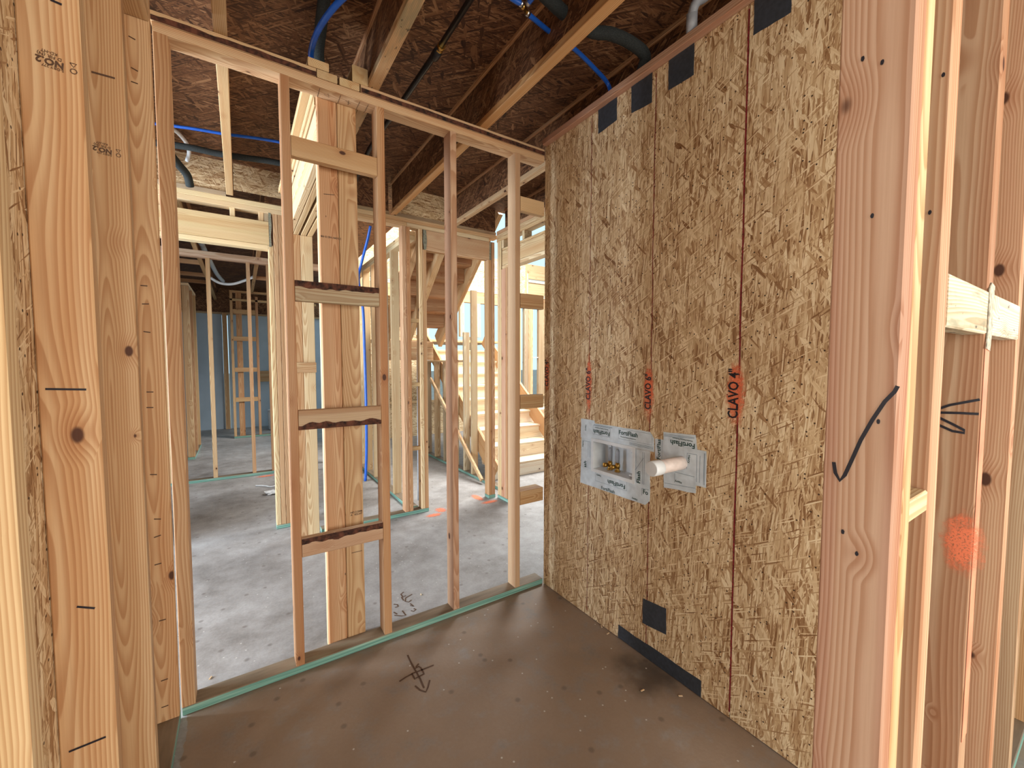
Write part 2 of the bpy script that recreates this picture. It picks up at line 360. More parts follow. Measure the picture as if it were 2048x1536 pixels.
def turned(parent, name, p0, p1, prof, mat, seg=16):
    p0, p1 = Vector(p0), Vector(p1)
    return tube(parent, name, [p0.lerp(p1, t) for t, _ in prof], [r for _, r in prof], mat, seg, smoothpath=False)
def poly(parent, name, pts, n, th, mat, off=0.0):
    """flat polygon piece of thickness th lying on a surface with normal n"""
    n = Vector(n).normalized(); P = [Vector(p) for p in pts]; k = len(P)
    area = sum(((P[i] - P[0]).cross(P[(i + 1) % k] - P[0])).dot(n) for i in range(k))
    if area < 0: P.reverse()
    V = [p + n * (off + th) for p in P] + [p + n * off for p in P]
    F = [tuple(range(k)), tuple(range(2 * k - 1, k - 1, -1))] + [(i, i + k, (i + 1) % k + k, (i + 1) % k) for i in range(k)]
    o = link(name, V, F, mat, parent)
    if parent: place(o, Matrix())
    return o
def strokes(parent, name, lines, n, wd, mat, off=0.0012):
    """pen strokes on a surface: each line is a list of 3-D points; one ribbon mesh"""
    n = Vector(n).normalized(); V, F = [], []
    for ln in lines:
        P = [Vector(p) for p in ln]; base = len(V)
        for i, p in enumerate(P):
            d = (P[min(i + 1, len(P) - 1)] - P[max(i - 1, 0)]).normalized(); s = n.cross(d).normalized() * wd / 2
            V += [p + s + n * off, p - s + n * off]
        for i in range(len(P) - 1): F.append((base + 2 * i, base + 2 * i + 1, base + 2 * i + 3, base + 2 * i + 2))
    o = link(name, V, F, mat, parent)
    if parent: place(o, Matrix())
    return o
def text(parent, name, s, size, origin, xd, yd, mat, bold=0.0, off=0.0016, sx=1.0):
    c = bpy.data.curves.new(name, 'FONT'); c.body = s; c.size = size; c.offset = bold; c.align_x = 'CENTER'; c.align_y = 'CENTER'; c.extrude = 0.0002; c.resolution_u = 2
    t = bpy.data.objects.new('tmp', c); col.objects.link(t)
    dg = bpy.context.evaluated_depsgraph_get(); me = bpy.data.meshes.new_from_object(t.evaluated_get(dg))
    bpy.data.objects.remove(t); bpy.data.curves.remove(c)
    me.materials.clear(); me.materials.append(mat)
    for v in me.vertices: v.co.x *= sx
    o = bpy.data.objects.new(name, me); col.objects.link(o); o.parent = parent
    xd, yd = Vector(xd).normalized(), Vector(yd).normalized(); n = xd.cross(yd)
    place(o, basis(xd, yd, n, Vector(origin) + n * off)); return o
def noisy_strip(parent, name, pa, pb, h, th, n, mat, seed=1, amp=0.55):
    """bark left along one edge of a block: a ragged-edged strip between pa and pb, h high"""
    pa, pb, n, h = Vector(pa), Vector(pb), Vector(n).normalized(), Vector(h); K = 26; V, F = [], []
    for i in range(K + 1):
        t = i / K; b = pa.lerp(pb, t); q = 0.78 + amp * noise.noise(Vector((t * 7 + seed * 9.1, seed, 0)))
        if t < 0.06 or t > 0.94: q *= 0.9
        V += [b + n * th, b + h * q * 0.5 + n * (th * (1.6 + noise.noise(Vector((t * 15, seed, 3))))), b + h * q + n * 0.0012]
    for i in range(K):
        a = i * 3; F += [(a, a + 3, a + 4, a + 1), (a + 1, a + 4, a + 5, a + 2)]
    o = link(name, V, F, mat, parent, True)
    if parent: place(o, Matrix())
    return o
T2, T4 = 0.038, 0.089
ZP, ZL, ZT = 2.786, 2.826, 2.866          # underside of lower top plate, joint, top of upper plate
YA = 2.166; XB = 1.68; XE = -0.25

# ------------------------------------------------------------------ floor and ground
floor = link('floor', [(-7, -4, -0.10), (9, -4, -0.10), (9, 12, -0.10), (-7, 12, -0.10), (-7, -4, 0), (9, -4, 0), (9, 12, 0), (-7, 12, 0)],
             [(4, 5, 6, 7), (3, 2, 1, 0), (0, 1, 5, 4), (1, 2, 6, 5), (2, 3, 7, 6), (3, 0, 4, 7)], M['concrete']); floor['kind'] = 'structure'
g = link('ground', [(-60, -60, -0.3), (60, -60, -0.3), (60, 80, -0.3), (-60, 80, -0.3)], [(0, 1, 2, 3)], M['earth']); g['kind'] = 'structure'

# ------------------------------------------------------------------ ceiling: subfloor, joists, rims
ceil = wall('ceiling')
def subfloor(x0, x1, y0, y1):
    y = y0; row = 0
    while y < y1 - 0.01:
        ye = min(y + 1.22, y1); x = x0 - (1.22 if row % 2 else 0)
        while x < x1 - 0.01:
            xa, xb = max(x, x0), min(x + 2.44, x1)
            if xb - xa > 0.02: panel(ceil, 'subfloor_panel', (xa + 0.001, ye - 0.001, 3.170), (0, -1, 0), (1, 0, 0), ye - y - 0.002, xb - xa - 0.002, 0.018, M['osb_shaded'])
            x += 2.44
        y = ye; row += 1
subfloor(-7, 9, -4, 3.97); subfloor(-7, 1.62, 3.97, 12); 
for (x0, x1, y0, y1) in ((-7, 9, -4, 3.97), (-7, 1.62, 3.97, 12)):
    panel(ceil, 'light_block_sheet', (x0, y1, 3.195), (0, -1, 0), (1, 0, 0), y1 - y0, x1 - x0, 0.02, M['osb_shaded'])  # unseen sheet added over the panels to keep sky light out of their seams
def web(parent, xm, y0, y1, z0, z1):
    return panel(parent, 'web', (xm - 0.0048, y1, z0), (0, 0, 1), (0, -1, 0), z1 - z0, y1 - y0, 0.0096, M['osb_shaded'])
def ijoist(xa, xb, y0, y1, tint=GOLD, mat=None, z=ZT):
    j = board(ceil, 'i_joist', xa, xb, y0, y1, z, z + T2, tint, 1, mat)
    board(j, 'top_flange', xa, xb, y0, y1, 3.132, 3.169, RED, 1)
    web(j, (xa + xb) / 2, y0, y1, z + T2 - 0.004, 3.136); return j
ijoist(-0.052, -0.004, -2.5, 4.16, GOLD)
jm = ijoist(0.572, 0.626, -2.5, 3.86, STRAW, M['mould']); jm['label'] = 'joist with grey mould spots'
jg = ijoist(1.205, 1.258, -2.5, 3.86, (0.62, 0.36, 0.15))
ijoist(1.815, 1.868, -2.5, 3.86, GOLD); ijoist(2.44, 2.49, -2.5, 3.86, GOLD); ijoist(-0.70, -0.65, -2.5, 4.16, GOLD)
ijoist(-0.43, -0.385, 4.32, 11.2, TAN); ijoist(0.215, 0.262, 4.32, 9.7, TAN)
ijoist(-1.05, -1.0, 4.32, 11.2, TAN)
for y in (7.3, 8.3, 9.0): board(ceil, 'blocking', -1.4, -0.43, y, y + T2, ZT, ZT + 0.06, PINK, 0); 
board(ceil, 'blocking', 0.262, 1.0, 8.1, 8.14, ZT, ZT + 0.06, PINK, 0)
# rims on the far walls
def rim(x0, x1, y, gap=0.0, mat=None):
    r = board(ceil, 'rim_joist', x0, x1, y + (0.10 if gap else 0), y + (0.14 if gap else 0.045), ZT, ZT + T2, GREY, 0)
    panel(r, 'web', (x1, y + 0.018, ZT + T2 + gap - 0.002), (0, 0, 1), (-1, 0, 0), 3.168 - ZT - T2 - gap, x1 - x0, 0.01, mat or M['osb']); return r
rim(-2.2, -0.055, 4.20); rim(0.0, 0.55, 4.20, 0.035)
rim(0.55, 1.20, 3.90, 0, M['osb_shaded']); rim(1.262, 1.81, 3.90); rim(1.872, 2.36, 3.90, 0, M['osb_shaded'])

# ------------------------------------------------------------------ wall straight ahead
wb = wall('wall_back')
plate_green(wb, -0.245, 1.672, YA, YA + T4)
pl = board(wb, 'lower_top_plate', -0.247, 1.676, YA, YA + T4, ZP, ZL - 0.001, (0.64, 0.44, 0.27), 0)
u1 = board(wb, 'upper_top_plate', -0.252, 0.336, YA, YA + T4, ZL + 0.001, ZT - 0.001, (0.60, 0.42, 0.24), 0)
u2 = board(wb, 'upper_top_plate', 0.536, 1.676, YA, YA + T4, ZL + 0.001, ZT - 0.001, (0.62, 0.43, 0.25), 0)
for u, xa, xb, sd in ((u1, -0.25, 0.336, 2), (u2, 0.538, 1.676, 5)):
    noisy_strip(u, 'bark', (xa, YA, ZL + 0.001), (xb, YA, ZL + 0.001), (0, 0, 0.030), 0.0014, (0, -1, 0), M['bark'], sd, 0.22)
# pencil marks left on the plate's underside
strokes(pl, 'pencil_mark', [[(x, YA + 0.01, ZP), (x, YA + 0.085, ZP)] for x in (0.352, 0.444, 0.533, 0.574)] + [[(0.39, YA + 0.03, ZP), (0.40, YA + 0.06, ZP), (0.375, YA + 0.045, ZP)], [(0.47, YA + 0.04, ZP), (0.50, YA + 0.055, ZP)], [(0.485, YA + 0.03, ZP), (0.49, YA + 0.07, ZP)]], (0, 0, -1), 0.002, M['stamp'])
board(wb, 'stud', -0.247, -0.200, YA, YA + T4, 0.039, ZP, PINK)
studs = [board(wb, 'stud', 0.185, 0.223, YA, YA + T4, 0.039, ZP, RED),
         board(wb, 'stud', 0.609, 0.649, YA, YA + T4, 0.039, ZP, (0.56, 0.33, 0.16)),
         board(wb, 'stud', 1.014, 1.052, YA, YA + T4, 0.039, ZP, (0.50, 0.30, 0.19)),
         board(wb, 'stud', 1.450, 1.488, YA, YA + T4, 0.039, ZP, (0.58, 0.37, 0.22))]
# ladder blocking between the first two studs
def wane_block(z0, z1, x0, x1, tint, bark=None, seed=1, mat=None):
    b = board(wb, 'block', x0, x1, YA, YA + T4 * 0.45, z0, z1, tint, 0, mat)
    if bark == 'top':
        noisy_strip(b, 'bark', (x0, YA, z1), (x1, YA, z1), (0, 0, -0.038), 0.0016, (0, -1, 0), M['bark'], seed); b['label'] = 'block with bark along its top edge'
    if bark == 'bottom':
        noisy_strip(b, 'bark', (x0, YA, z0), (x1, YA, z0), (0, 0, 0.036), 0.0016, (0, -1, 0), M['bark'], seed); b['label'] = 'block with bark along its bottom edge'
    return b
board(wb, 'block', 0.224, 0.608, YA, YA + T2, 2.441, 2.532, TAN, 0)
wane_block(1.786, 1.880, 0.224, 0.608, GREY, 'top', 3)
wane_block(1.180, 1.273, 0.224, 0.608, (0.50, 0.37, 0.24), 'bottom', 4)
wane_block(0.565, 0.655, 0.224, 0.608, (0.60, 0.44, 0.31), 'top', 6)
for z in (2.49, 1.89, 1.245, 0.62): board(wb, 'block', 1.489, 1.674, YA, YA + (T2 if z > 0.7 else T4), z - 0.0445, z + 0.0445, TAN if z < 2.4 else PALE, 0)

# ------------------------------------------------------------------ strand board wall on the right
wr = wall('wall_right')
YH = [0.886, 2.164]                    # seam between the two sheets
hole = (2.164 - 1.705, 2.164 - 1.411, 0.887, 1.055)
def sheet(y1, y0, holes=None):
    h = [(c, d, y1 - b, y1 - a) for a, b, c, d in (holes or [])]
    # strands run up the wall: local y = +z, local x = -y, face towards -x
    return panel(wr, 'strand_board', (XB, y1, 0.004), (0, -1, 0), (0, 0, 1), y1 - y0, 2.876 - 0.004, 0.011, M['osb'], [(y1 - b, y1 - a, c, d) for a, b, c, d in holes] if holes else None)
s1 = sheet(2.163, 0.888, [(1.411, 1.705, 0.887 - 0.004, 1.055 - 0.004)]); s2 = sheet(0.885, 0.285)
board(wr, 'cap_plate', 1.647, 1.736, 0.285, 2.150, 2.878, 2.914, (0.56, 0.33, 0.23), 1)
board(wr, 'stud', 1.692, 1.781, 0.868, 0.906, 0.04, 2.877, TAN)
board(wr, 'bottom_plate', 1.692, 1.781, 0.285, 2.16, 0.001, 0.038, TAN, 1, M['green'])
def red_line(y, z0, z1, wd, parent):
    pts = []; k = 60
    for i in range(k + 1):
        t = i / k; pts.append((XB, y + 0.004 * noise.noise(Vector((t * 9, y * 10, 0))), z0 + (z1 - z0) * t))
    return strokes(parent, 'chalk_line', [pts], (-1, 0, 0), wd, M['chalk'], 0.0009)
red_line(0.888, 0.03, 2.86, 0.0065, s1); red_line(1.315, 0.03, 2.86, 0.0042, s1); red_line(1.742, 0.03, 2.86, 0.0035, s1)
def blob(parent, name, c, ry, rz, n, seed, mat=None, off=0.0013, ax=None):
    """an irregular patch of sprayed paint on a plane"""
    c = Vector(c); n = Vector(n).normalized(); up = Vector((0, 0, 1)) if abs(n.z) < 0.5 else Vector((0, 1, 0)); sd = up.cross(n); K = 24; 
    P = []
    for i in range(K):
        a = 2 * math.pi * i / K; q = 1 + 0.18 * noise.noise(Vector((math.cos(a) * 2, math.sin(a) * 2, seed * 3.3)))
        P.append(c + sd * math.cos(a) * ry * q + up * math.sin(a) * rz * q)
    V = [p + n * off for p in P]
    o = link(name, V, [tuple(range(K))], mat or M['spray'], parent); 
    if o.data.polygons[0].normal.dot(n) < 0: o.data.flip_normals()
    if parent: place(o, Matrix())
    return o
for y, zt, zb, s, wd in ((1.746, 1.53, 1.21, 0.052, 0.030), (1.326, 1.465, 1.235, 0.050, 0.040), (0.900, 1.480, 1.255, 0.058, 0.046), (2.133, 1.52, 1.33, 0.050, 0.028)):
    blob(s1, 'sprayed_mark', (XB, y, (zt + zb) / 2), wd, (zt - zb) / 2 + 0.04, (-1, 0, 0), y)
    blob(s1, 'sprayed_mark', (XB, y, (zt + zb) / 2 + 0.03), wd * 0.75, (zt - zb) / 2 - 0.01, (-1, 0, 0), y + 3, off=0.0015)
    txt = 'CLAVO 6"' if y > 1 and y < 2 else 'CLAVO 4"'
    text(s1, 'lettering', txt, s, (XB, y + (0.002 if y > 1 else 0.006), (zt + zb) / 2 + 0.005), (0, 0, 1), (0, 1, 0), M['marker'], 0.0012, 0.0024, 0.80)

# black tape squares, each stuck on by itself
def tape(pts, label, grp=None):
    n = len(pts); P = []
    for i in range(n):
        a, b = Vector((XB, *pts[i])), Vector((XB, *pts[(i + 1) % n]))
        for k in range(5): P.append(a.lerp(b, k / 5) + Vector((0, R.uniform(-.0012, .0012), R.uniform(-.0012, .0012))))
    o = poly(None, 'tape_patch', P, (-1, 0, 0), 0.0012, M['tape'], 0.0004); return tag(o, label, 'tape', grp)
tape([(1.692, 2.877), (1.558, 2.877), (1.557, 2.761), (1.690, 2.750)], 'black tape square high on the strand board, the farthest of the four under the plate', 'black tape squares along the top of the strand board')
tape([(1.463, 2.877), (1.338, 2.877), (1.337, 2.738), (1.461, 2.748)], 'black tape square high on the board, touching the red chalk line above the pipe box', 'black tape squares along the top of the strand board')
tape([(1.247, 2.877), (1.119, 2.877), (1.119, 2.743), (1.246, 2.745)], 'black tape square high on the board just nearer than the middle red chalk line', 'black tape squares along the top of the strand board')
tape([(0.870, 2.877), (0.743, 2.877), (0.740, 2.746), (0.870, 2.750)], 'largest-looking black tape square, at the top right by the thick red chalk line', 'black tape squares along the top of the strand board')
tape([(1.340, 0.300), (1.203, 0.316), (1.201, 0.189), (1.340, 0.172)], 'black tape square low on the strand board, alone above the long black strip')
tape([(1.499, 0.076), (1.38, 0.074), (1.25, 0.080), (1.12, 0.077), (1.017, 0.081), (1.015, 0.004), (1.501, 0.004)], 'long black tape strip along the foot of the strand board')

# flashing tape around the washer outlet box
def tp(x, y): q = onX(1120 + x * 330 / 2028., 800 + y * 330 / 2028., XB); return (q.y, q.z)
def foil(name, pts, off, label, wrinkle=0.0015):
    P = []; n = len(pts)
    for i in range(n):
        a, b = Vector((XB, *pts[i])), Vector((XB, *pts[(i + 1) % n]))
        for k in range(4): P.append(a.lerp(b, k / 4) + (Vector((0, R.uniform(-wrinkle, wrinkle), R.uniform(-wrinkle, wrinkle))) if k else Vector()))
    o = poly(None, name, P, (-1, 0, 0), 0.0010, M['foil'], off); return tag(o, label, 'tape', 'printed flashing tape round the box and pipe')
Zc = (1.055, 0.887); Yc = (1.705, 1.411)
f_top = foil('flashing_tape', [(1.806, 1.168), (1.697, 1.168), (1.693, 1.153), (1.40, 1.158), (1.313, 1.158), (1.289, 1.130), (1.287, 1.062), (1.806, 1.056)], 0.0016, 'printed silver flashing tape strip above the white outlet box')
f_left = foil('flashing_tape', [(1.801, 1.165), (1.706, 1.165), (1.706, 0.790), (1.806, 0.785)], 0.0005, 'printed silver flashing tape strip down the far side of the outlet box')
f_right = foil('flashing_tape', [(1.411, 1.060), (1.312, 1.060), (1.309, 0.815), (1.330, 0.790), (1.411, 0.787)], 0.0006, 'printed silver flashing tape strip between the outlet box and the capped pipe')
f_bot = foil('flashing_tape', [(1.803, 0.886), (1.34, 0.886), (1.310, 0.872), (1.309, 0.812), (1.335, 0.786), (1.56, 0.786), (1.806, 0.785)], 0.0030, 'printed silver flashing tape strip below the white outlet box')
g1 = foil('flashing_tape', [(1.284, 1.128), (1.234, 1.130), (1.233, 1.033), (1.282, 1.031)], 0.0005, 'narrow upright piece of flashing tape left of the capped pipe')
g2 = foil('flashing_tape', [(1.236, 1.169), (1.070, 1.178), (1.061, 1.121), (1.063, 0.918), (1.228, 0.902)], 0.0018, 'large square of flashing tape behind the capped white pipe')
g3 = foil('flashing_tape', [(1.127, 1.114), (1.017, 1.115), (1.014, 0.955), (1.068, 0.955), (1.070, 1.011), (1.116, 1.011)], 0.0032, 'nearest flashing tape piece, overlapping the right side of the capped pipe')
VZ, VY, VNY, VNZ = (0, 0, 1), (0, 1, 0), (0, -1, 0), (0, 0, -1)
def frm(p, y0, y1, z0, z1, off): return strokes(p, 'print_frame', [[(XB, y0, z0), (XB, y1, z0)], [(XB, y1, z0), (XB, y1, z1)], [(XB, y1, z1), (XB, y0, z1)], [(XB, y0, z1), (XB, y0, z0)]], (-1, 0, 0), 0.0012, M['ink_blue'], off)
def rule(p, lines, off, wd=0.0016):
    for a, b in lines: strokes(p, 'print_rule', [[(XB, *a), (XB, *b)]], (-1, 0, 0), wd, M['ink_blue'], off)
LT = 0.032
text(f_top, 'lettering', 'FortiFlash', LT, (XB, 1.450, 1.128), VNY, VZ, M['ink'], 0.0007, 0.0030); text(f_top, 'lettering', 'Window Flashing Membrane', 0.009, (XB, 1.450, 1.106), VNY, VZ, M['ink'], 0, 0.0030)
text(f_top, 'lettering', 'FortiFlash', LT, (XB, 1.640, 1.108), VY, VNZ, M['ink'], 0.0007, 0.0030); text(f_top, 'lettering', 'Window Flashing Membrane', 0.009, (XB, 1.640, 1.130), VY, VNZ, M['ink'], 0, 0.0030)
text(f_top, 'lettering', 'Henry', 0.014, (XB, 1.765, 1.118), VNZ, VNY, M['ink'], 0.0003, 0.0030)
frm(f_top, 1.705, 1.575, 1.090, 1.140, 0.0029); frm(f_top, 1.515, 1.30, 1.094, 1.148, 0.0029)
rule(f_top, [((1.70, 1.143), (1.56, 1.143)), ((1.70, 1.147), (1.56, 1.147)), ((1.44, 1.075), (1.292, 1.075)), ((1.44, 1.080), (1.292, 1.080)), ((1.44, 1.085), (1.292, 1.085))], 0.0029)
text(f_left, 'lettering', 'FortiFlash', LT, (XB, 1.768, 0.860), VZ, VY, M['ink'], 0.0007, 0.0020); text(f_left, 'lettering', 'Henry', 0.014, (XB, 1.788, 1.02), VZ, VY, M['ink'], 0.0003, 0.0020)
rule(f_left, [((1.748, 0.80), (1.748, 0.93)), ((1.745, 0.95), (1.745, 1.04)), ((1.73, 0.95), (1.73, 1.04)), ((1.73, 1.04), (1.79, 1.04))], 0.0018)
text(f_right, 'lettering', 'FortiFlash', LT, (XB, 1.378, 0.885), VZ, VY, M['ink'], 0.0007, 0.0034 - 0.001); rule(f_right, [((1.355, 0.80), (1.355, 1.05)), ((1.345, 0.80), (1.345, 1.05)), ((1.40, 0.95), (1.35, 1.02))], 0.0022)
text(f_bot, 'lettering', 'FortiFlash', LT, (XB, 1.525, 0.845), VY, VNZ, M['ink'], 0.0007, 0.0044); text(f_bot, 'lettering', 'Henry', 0.014, (XB, 1.655, 0.862), VY, VNZ, M['ink'], 0.0003, 0.0044)
text(f_bot, 'lettering', 'Fo', LT, (XB, 1.333, 0.850), VNY, VZ, M['ink'], 0.0007, 0.0044); text(f_bot, 'lettering', 'Henry', 0.014, (XB, 1.40, 0.798), VY, VNZ, M['ink'], 0.0003, 0.0044)
frm(f_bot, 1.68, 1.452, 0.826, 0.878, 0.0043); rule(f_bot, [((1.68, 0.881), (1.45, 0.881)), ((1.355, 0.83), (1.355, 0.865)), ((1.355, 0.865), (1.312, 0.868))], 0.0043)
text(f_bot, 'lettering', 'FortiFlash', LT * 0.8, (XB, 1.585, 0.797), VNY, VZ, M['ink'], 0.0004, 0.0044)
text(g1, 'lettering', 'FortiFlas', LT * 0.9, (XB, 1.260, 1.080), VZ, VY, M['ink'], 0.0006, 0.0020); rule(g1, [((1.243, 1.035), (1.243, 1.125))], 0.0018)
text(g2, 'lettering', 'FortiFlash', LT, (XB, 1.134, 1.128), VY, VNZ, M['ink'], 0.0007, 0.0032); text(g2, 'lettering', 'Window Flashing Membrane', 0.009, (XB, 1.134, 1.148), VY, VNZ, M['ink'], 0, 0.0032)
text(g2, 'lettering', 'Henry', 0.014, (XB, 1.150, 0.948), VY, VNZ, M['ink'], 0.0003, 0.0032)
rule(g2, [((1.232, 1.160), (1.075, 1.166)), ((1.232, 1.155), (1.075, 1.161)), ((1.232, 1.150), (1.13, 1.154)), ((1.225, 0.925), (1.066, 0.940)), ((1.17, 0.99), (1.066, 0.99)), ((1.17, 0.94), (1.17, 0.985))], 0.0031)
text(g3, 'lettering', 'Henry', 0.015, (XB, 1.098, 1.065), VNZ, VNY, M['ink'], 0.0003, 0.0046)
rule(g3, [((1.022, 0.965), (1.022, 1.105)), ((1.026, 0.965), (1.026, 1.105)), ((1.06, 0.97), (1.06, 1.09)), ((1.045, 0.97), (1.045, 1.09)), ((1.108, 1.02), (1.108, 1.09)), ((1.108, 1.09), (1.06, 1.092))], 0.0045)

# washer outlet box set into the wall
box = wall('washer_outlet_box', None, 'white plastic washer outlet box recessed in the strand board with two brass valves', 'outlet box')
y1, y0, z0, z1, dp = 1.703, 1.413, 0.889, 1.053, 0.085
V = [(XB - 0.004, y1, z0), (XB - 0.004, y0, z0), (XB - 0.004, y0, z1), (XB - 0.004, y1, z1)]
def ring(y1, y0, z0, z1, x): return [(x, y1, z0), (x, y0, z0), (x, y0, z1), (x, y1, z1)]
rs = [ring(y1 + .012, y0 - .014, z0 - .014, z1 + .014, XB - 0.0045), ring(y1 + .012, y0 - .014, z0 - .014, z1 + .014, XB - 0.0070), ring(y1 - .004, y0 + .004, z0 + .004, z1 - .004, XB - 0.0070), ring(y1 - .010, y0 + .010, z0 + .008, z1 - .010, XB + dp)]
Vv = [v for r in rs for v in r]; Fq = []
for k in range(3):
    for i in range(4): Fq.append((k * 4 + i, k * 4 + (i + 1) % 4, (k + 1) * 4 + (i + 1) % 4, (k + 1) * 4 + i))
Fq.append((12, 13, 14, 15)); bo = link('housing', Vv, Fq, M['white'], box)
ps = []
for (a, b, c, d) in ((1.500, 1.455, 0.90, 1.01), (1.66, 1.64, 0.90, 1.03)):
    ps.append(poly(box, 'partition', [(XB + dp, a, c), (XB + dp, b, c), (XB + dp, b, d), (XB + dp, a, d)], (-1, 0, 0), 0.010, M['white'], 0.0))
for y in (1.618, 1.562):
    v = turned(box, 'valve', (XB + 0.045, y, 0.896), (XB + 0.045, y, 0.948), [(0, .016), (.12, .016), (.13, .011), (.45, .011), (.46, .014), (.8, .014), (.85, .010), (1, .010)], M['brass'])
    turned(v, 'spout', (XB + 0.045, y, 0.925), (XB + 0.008, y + 0.012, 0.925), [(0, .009), (.55, .009), (.56, .013), (1, .013), (1, .008)], M['brass'])
    a = turned(box, 'hammer_arrestor', (XB + 0.045, y, 0.948), (XB + 0.045, y, 1.022), [(0, .011), (.85, .0105), (1, .006)], M['grey'])
turned(box, 'drain_cap', (XB + 0.05, 1.452, 0.898), (XB + 0.05, 1.452, 0.906), [(0, .026), (1, .024)], M['white'])
# capped pipe stub
st = wall('pipe_stub', None, 'capped white plastic pipe stub sticking out through the flashing tape', 'pipe')
turned(st, 'pipe', (XB + 0.05, 1.135, 1.040), (1.515, 1.135, 1.042), [(0, .0300), (1, .0300)], M['pvc'], 28)
turned(st, 'cap', (1.518, 1.135, 1.042), (1.460, 1.135, 1.043), [(0, .0325), (.02, .0335), (.92, .0335), (1, .0305)], M['white'], 28)

# ------------------------------------------------------------------ near wall on the left, seen along its face
wl = wall('wall_left')
def lstud(y0, y1, tint, z1=ZP): return board(wl, 'stud', XE - T4, XE, y0, y1, 0.039 if y1 < 2 else 0.001, z1, tint)
e0 = lstud(0.800, 0.838, PALE); e1 = lstud(1.208, 1.246, GOLD); e2 = lstud(1.620, 1.658, (0.50, 0.30, 0.155))
e3 = board(wl, 'stud', XE - T4, XE, 2.122, 2.160, 0.039, 2.90, (0.58, 0.37, 0.20))
e4 = lstud(0.40, 0.438, PALE)
plate_green(wl, XE - T4, XE, 0.2, 2.161)
board(wl, 'lower_top_plate', XE - T4, XE, 0.2, 2.118, ZP, ZL, GOLD, 1); board(wl, 'upper_top_plate', XE - T4, XE, 0.2, 2.118, ZL, ZT, STRAW, 1)
panel(wl, 'strand_board', (XE - T4 - 0.001, 0.2, 0.02), (0, 1, 0), (0, 0, 1), 1.95, 2.84, 0.011, M['osb'])
# carpenter's marks
yf = 1.208
def fy(x, y, Y=1.208): return onY(x, y, Y)
strokes(e1, 'marker_line', [[fy(91, 778), fy(173, 779)], [fy(154, 1213), fy(190, 1216)], [fy(138, 1503), fy(212, 1473)], [fy(101, 0), fy(124, 10)]], (0, -1, 0), 0.0042, M['marker'])
strokes(e3, 'marker_tick', [[onY(x, y, 2.122), onY(x + 14, y - dy, 2.122)] for x, y, dy in ((257, 72, -8), (262, 135, -8), (262, 163, -5), (281, 571, -1), (284, 608, 0), (287, 663, -2), (293, 784, 0), (293, 815, 0), (300, 949, 0), (308, 1038, 0), (308, 1075, 5), (309, 1130, 4), (318, 1242, 4), (322, 1362, 5), (323, 1415, 5))], (0, -1, 0), 0.004, M['stamp'])
def stamp(par, Y, cx, cy, s, mat, dx=1.0, tilt=0.10):
    """mill grade stamp, printed upside down across the stud"""
    o = onY(cx, cy, Y); xd = Vector((-1, 0, tilt)).normalized(); yd = Vector((0, 0, -1)); yd = Vector((-tilt, 0, -1)).normalized()
    a = text(par, 'grade_stamp', "NO.2", s, o, xd, yd, mat, 0.0006, 0.0015); 
    text(par, 'grade_stamp', "D FIR (N)", s * 0.5, o + Vector((0.0, 0, s * 0.62)), xd, yd, mat, 0.0, 0.0015)
    text(par, 'grade_stamp', "KD-HT", s * 0.45, o + Vector((0.0, 0, s * 1.05)), xd, yd, mat, 0.0, 0.0015)
    text(par, 'grade_stamp', "S-DRY 277", s * 0.4, o + Vector((0.004, 0, -s * 0.58)), xd, yd, mat, 0.0, 0.0015)
    c = o + Vector((0.033, 0, s * 0.25)); n = Vector((0, -1, 0)); r = s * 0.28
    strokes(par, 'grade_stamp', [[c + Vector((-r, 0, r)), c + Vector((r, 0, r)), c + Vector((0, 0, -r * 0.6)), c + Vector((-r, 0, r))], [c + Vector((r * math.cos(t * .7), 0, -r * 2.2 + r * math.sin(t * .7))) for t in range(10)]], n, 0.0016, mat)
stamp(e1, 1.208, 100, 124, 0.017, M['stamp']); stamp(e2, 1.620, 205, 300, 0.017, M['stamp'])
strokes(e2, 'crayon_line', [[onY(183, 144, 1.62), onY(230, 157, 1.62)]], (0, -1, 0), 0.005, M['stamp'])

# ------------------------------------------------------------------ near wall on the right (its studs face us)
wf = wall('wall_front'); YC = 0.190
def cstud(x0, x1, tint): return board(wf, 'stud', x0, x1, YC, YC + T4, 0.039, ZP, tint)
c1 = cstud(0.795, 0.8345, (0.50, 0.30, 0.20)); c1b = cstud(0.8365, 0.876, PALE)
c2 = cstud(0.984, 1.031, (0.52, 0.31, 0.19)); c3 = cstud(1.370, 1.420, (0.48, 0.29, 0.18)); c4 = cstud(1.795, 1.837, (0.56, 0.33, 0.20)); c5 = cstud(2.205, 2.245, (0.50, 0.33, 0.20))
cstud(2.62, 2.66, PINK)
plate_green(wf, 0.795, 3.2, YC, YC + T4); board(wf, 'lower_top_plate', 0.795, 3.2, YC, YC + T4, ZP, ZL, PINK, 0); board(wf, 'upper_top_plate', 0.795, 3.2, YC, YC + T4, ZL, ZT, PALE, 0)
sb = board(wf, 'block', 0.878, 0.982, YC + 0.002, YC + T4, 1.243, 1.280, STRAW, 0, M['mould'])
for xa, xb in ((1.032, 1.369), (1.421, 1.794)):
    q = board(wf, 'block', xa, xb, YC - 0.001, YC + T2, 1.562, 1.655, (0.80, 0.74, 0.60), 0, M['mould']); q['label'] = 'whitish weathered block between the studs'
poly(c3, 'plaster_smear', [(1.369, YC - 0.001, 1.53), (1.409, YC - 0.001, 1.525), (1.421, YC - 0.001, 1.58), (1.412, YC - 0.001, 1.62), (1.421, YC - 0.001, 1.67), (1.385, YC - 0.001, 1.675), (1.369, YC - 0.001, 1.66), (1.376, YC - 0.001, 1.60)], (0, -1, 0), 0.002, M['plaster'])
def sX(pts, X): return [onX(x, y, X) for x, y in pts]
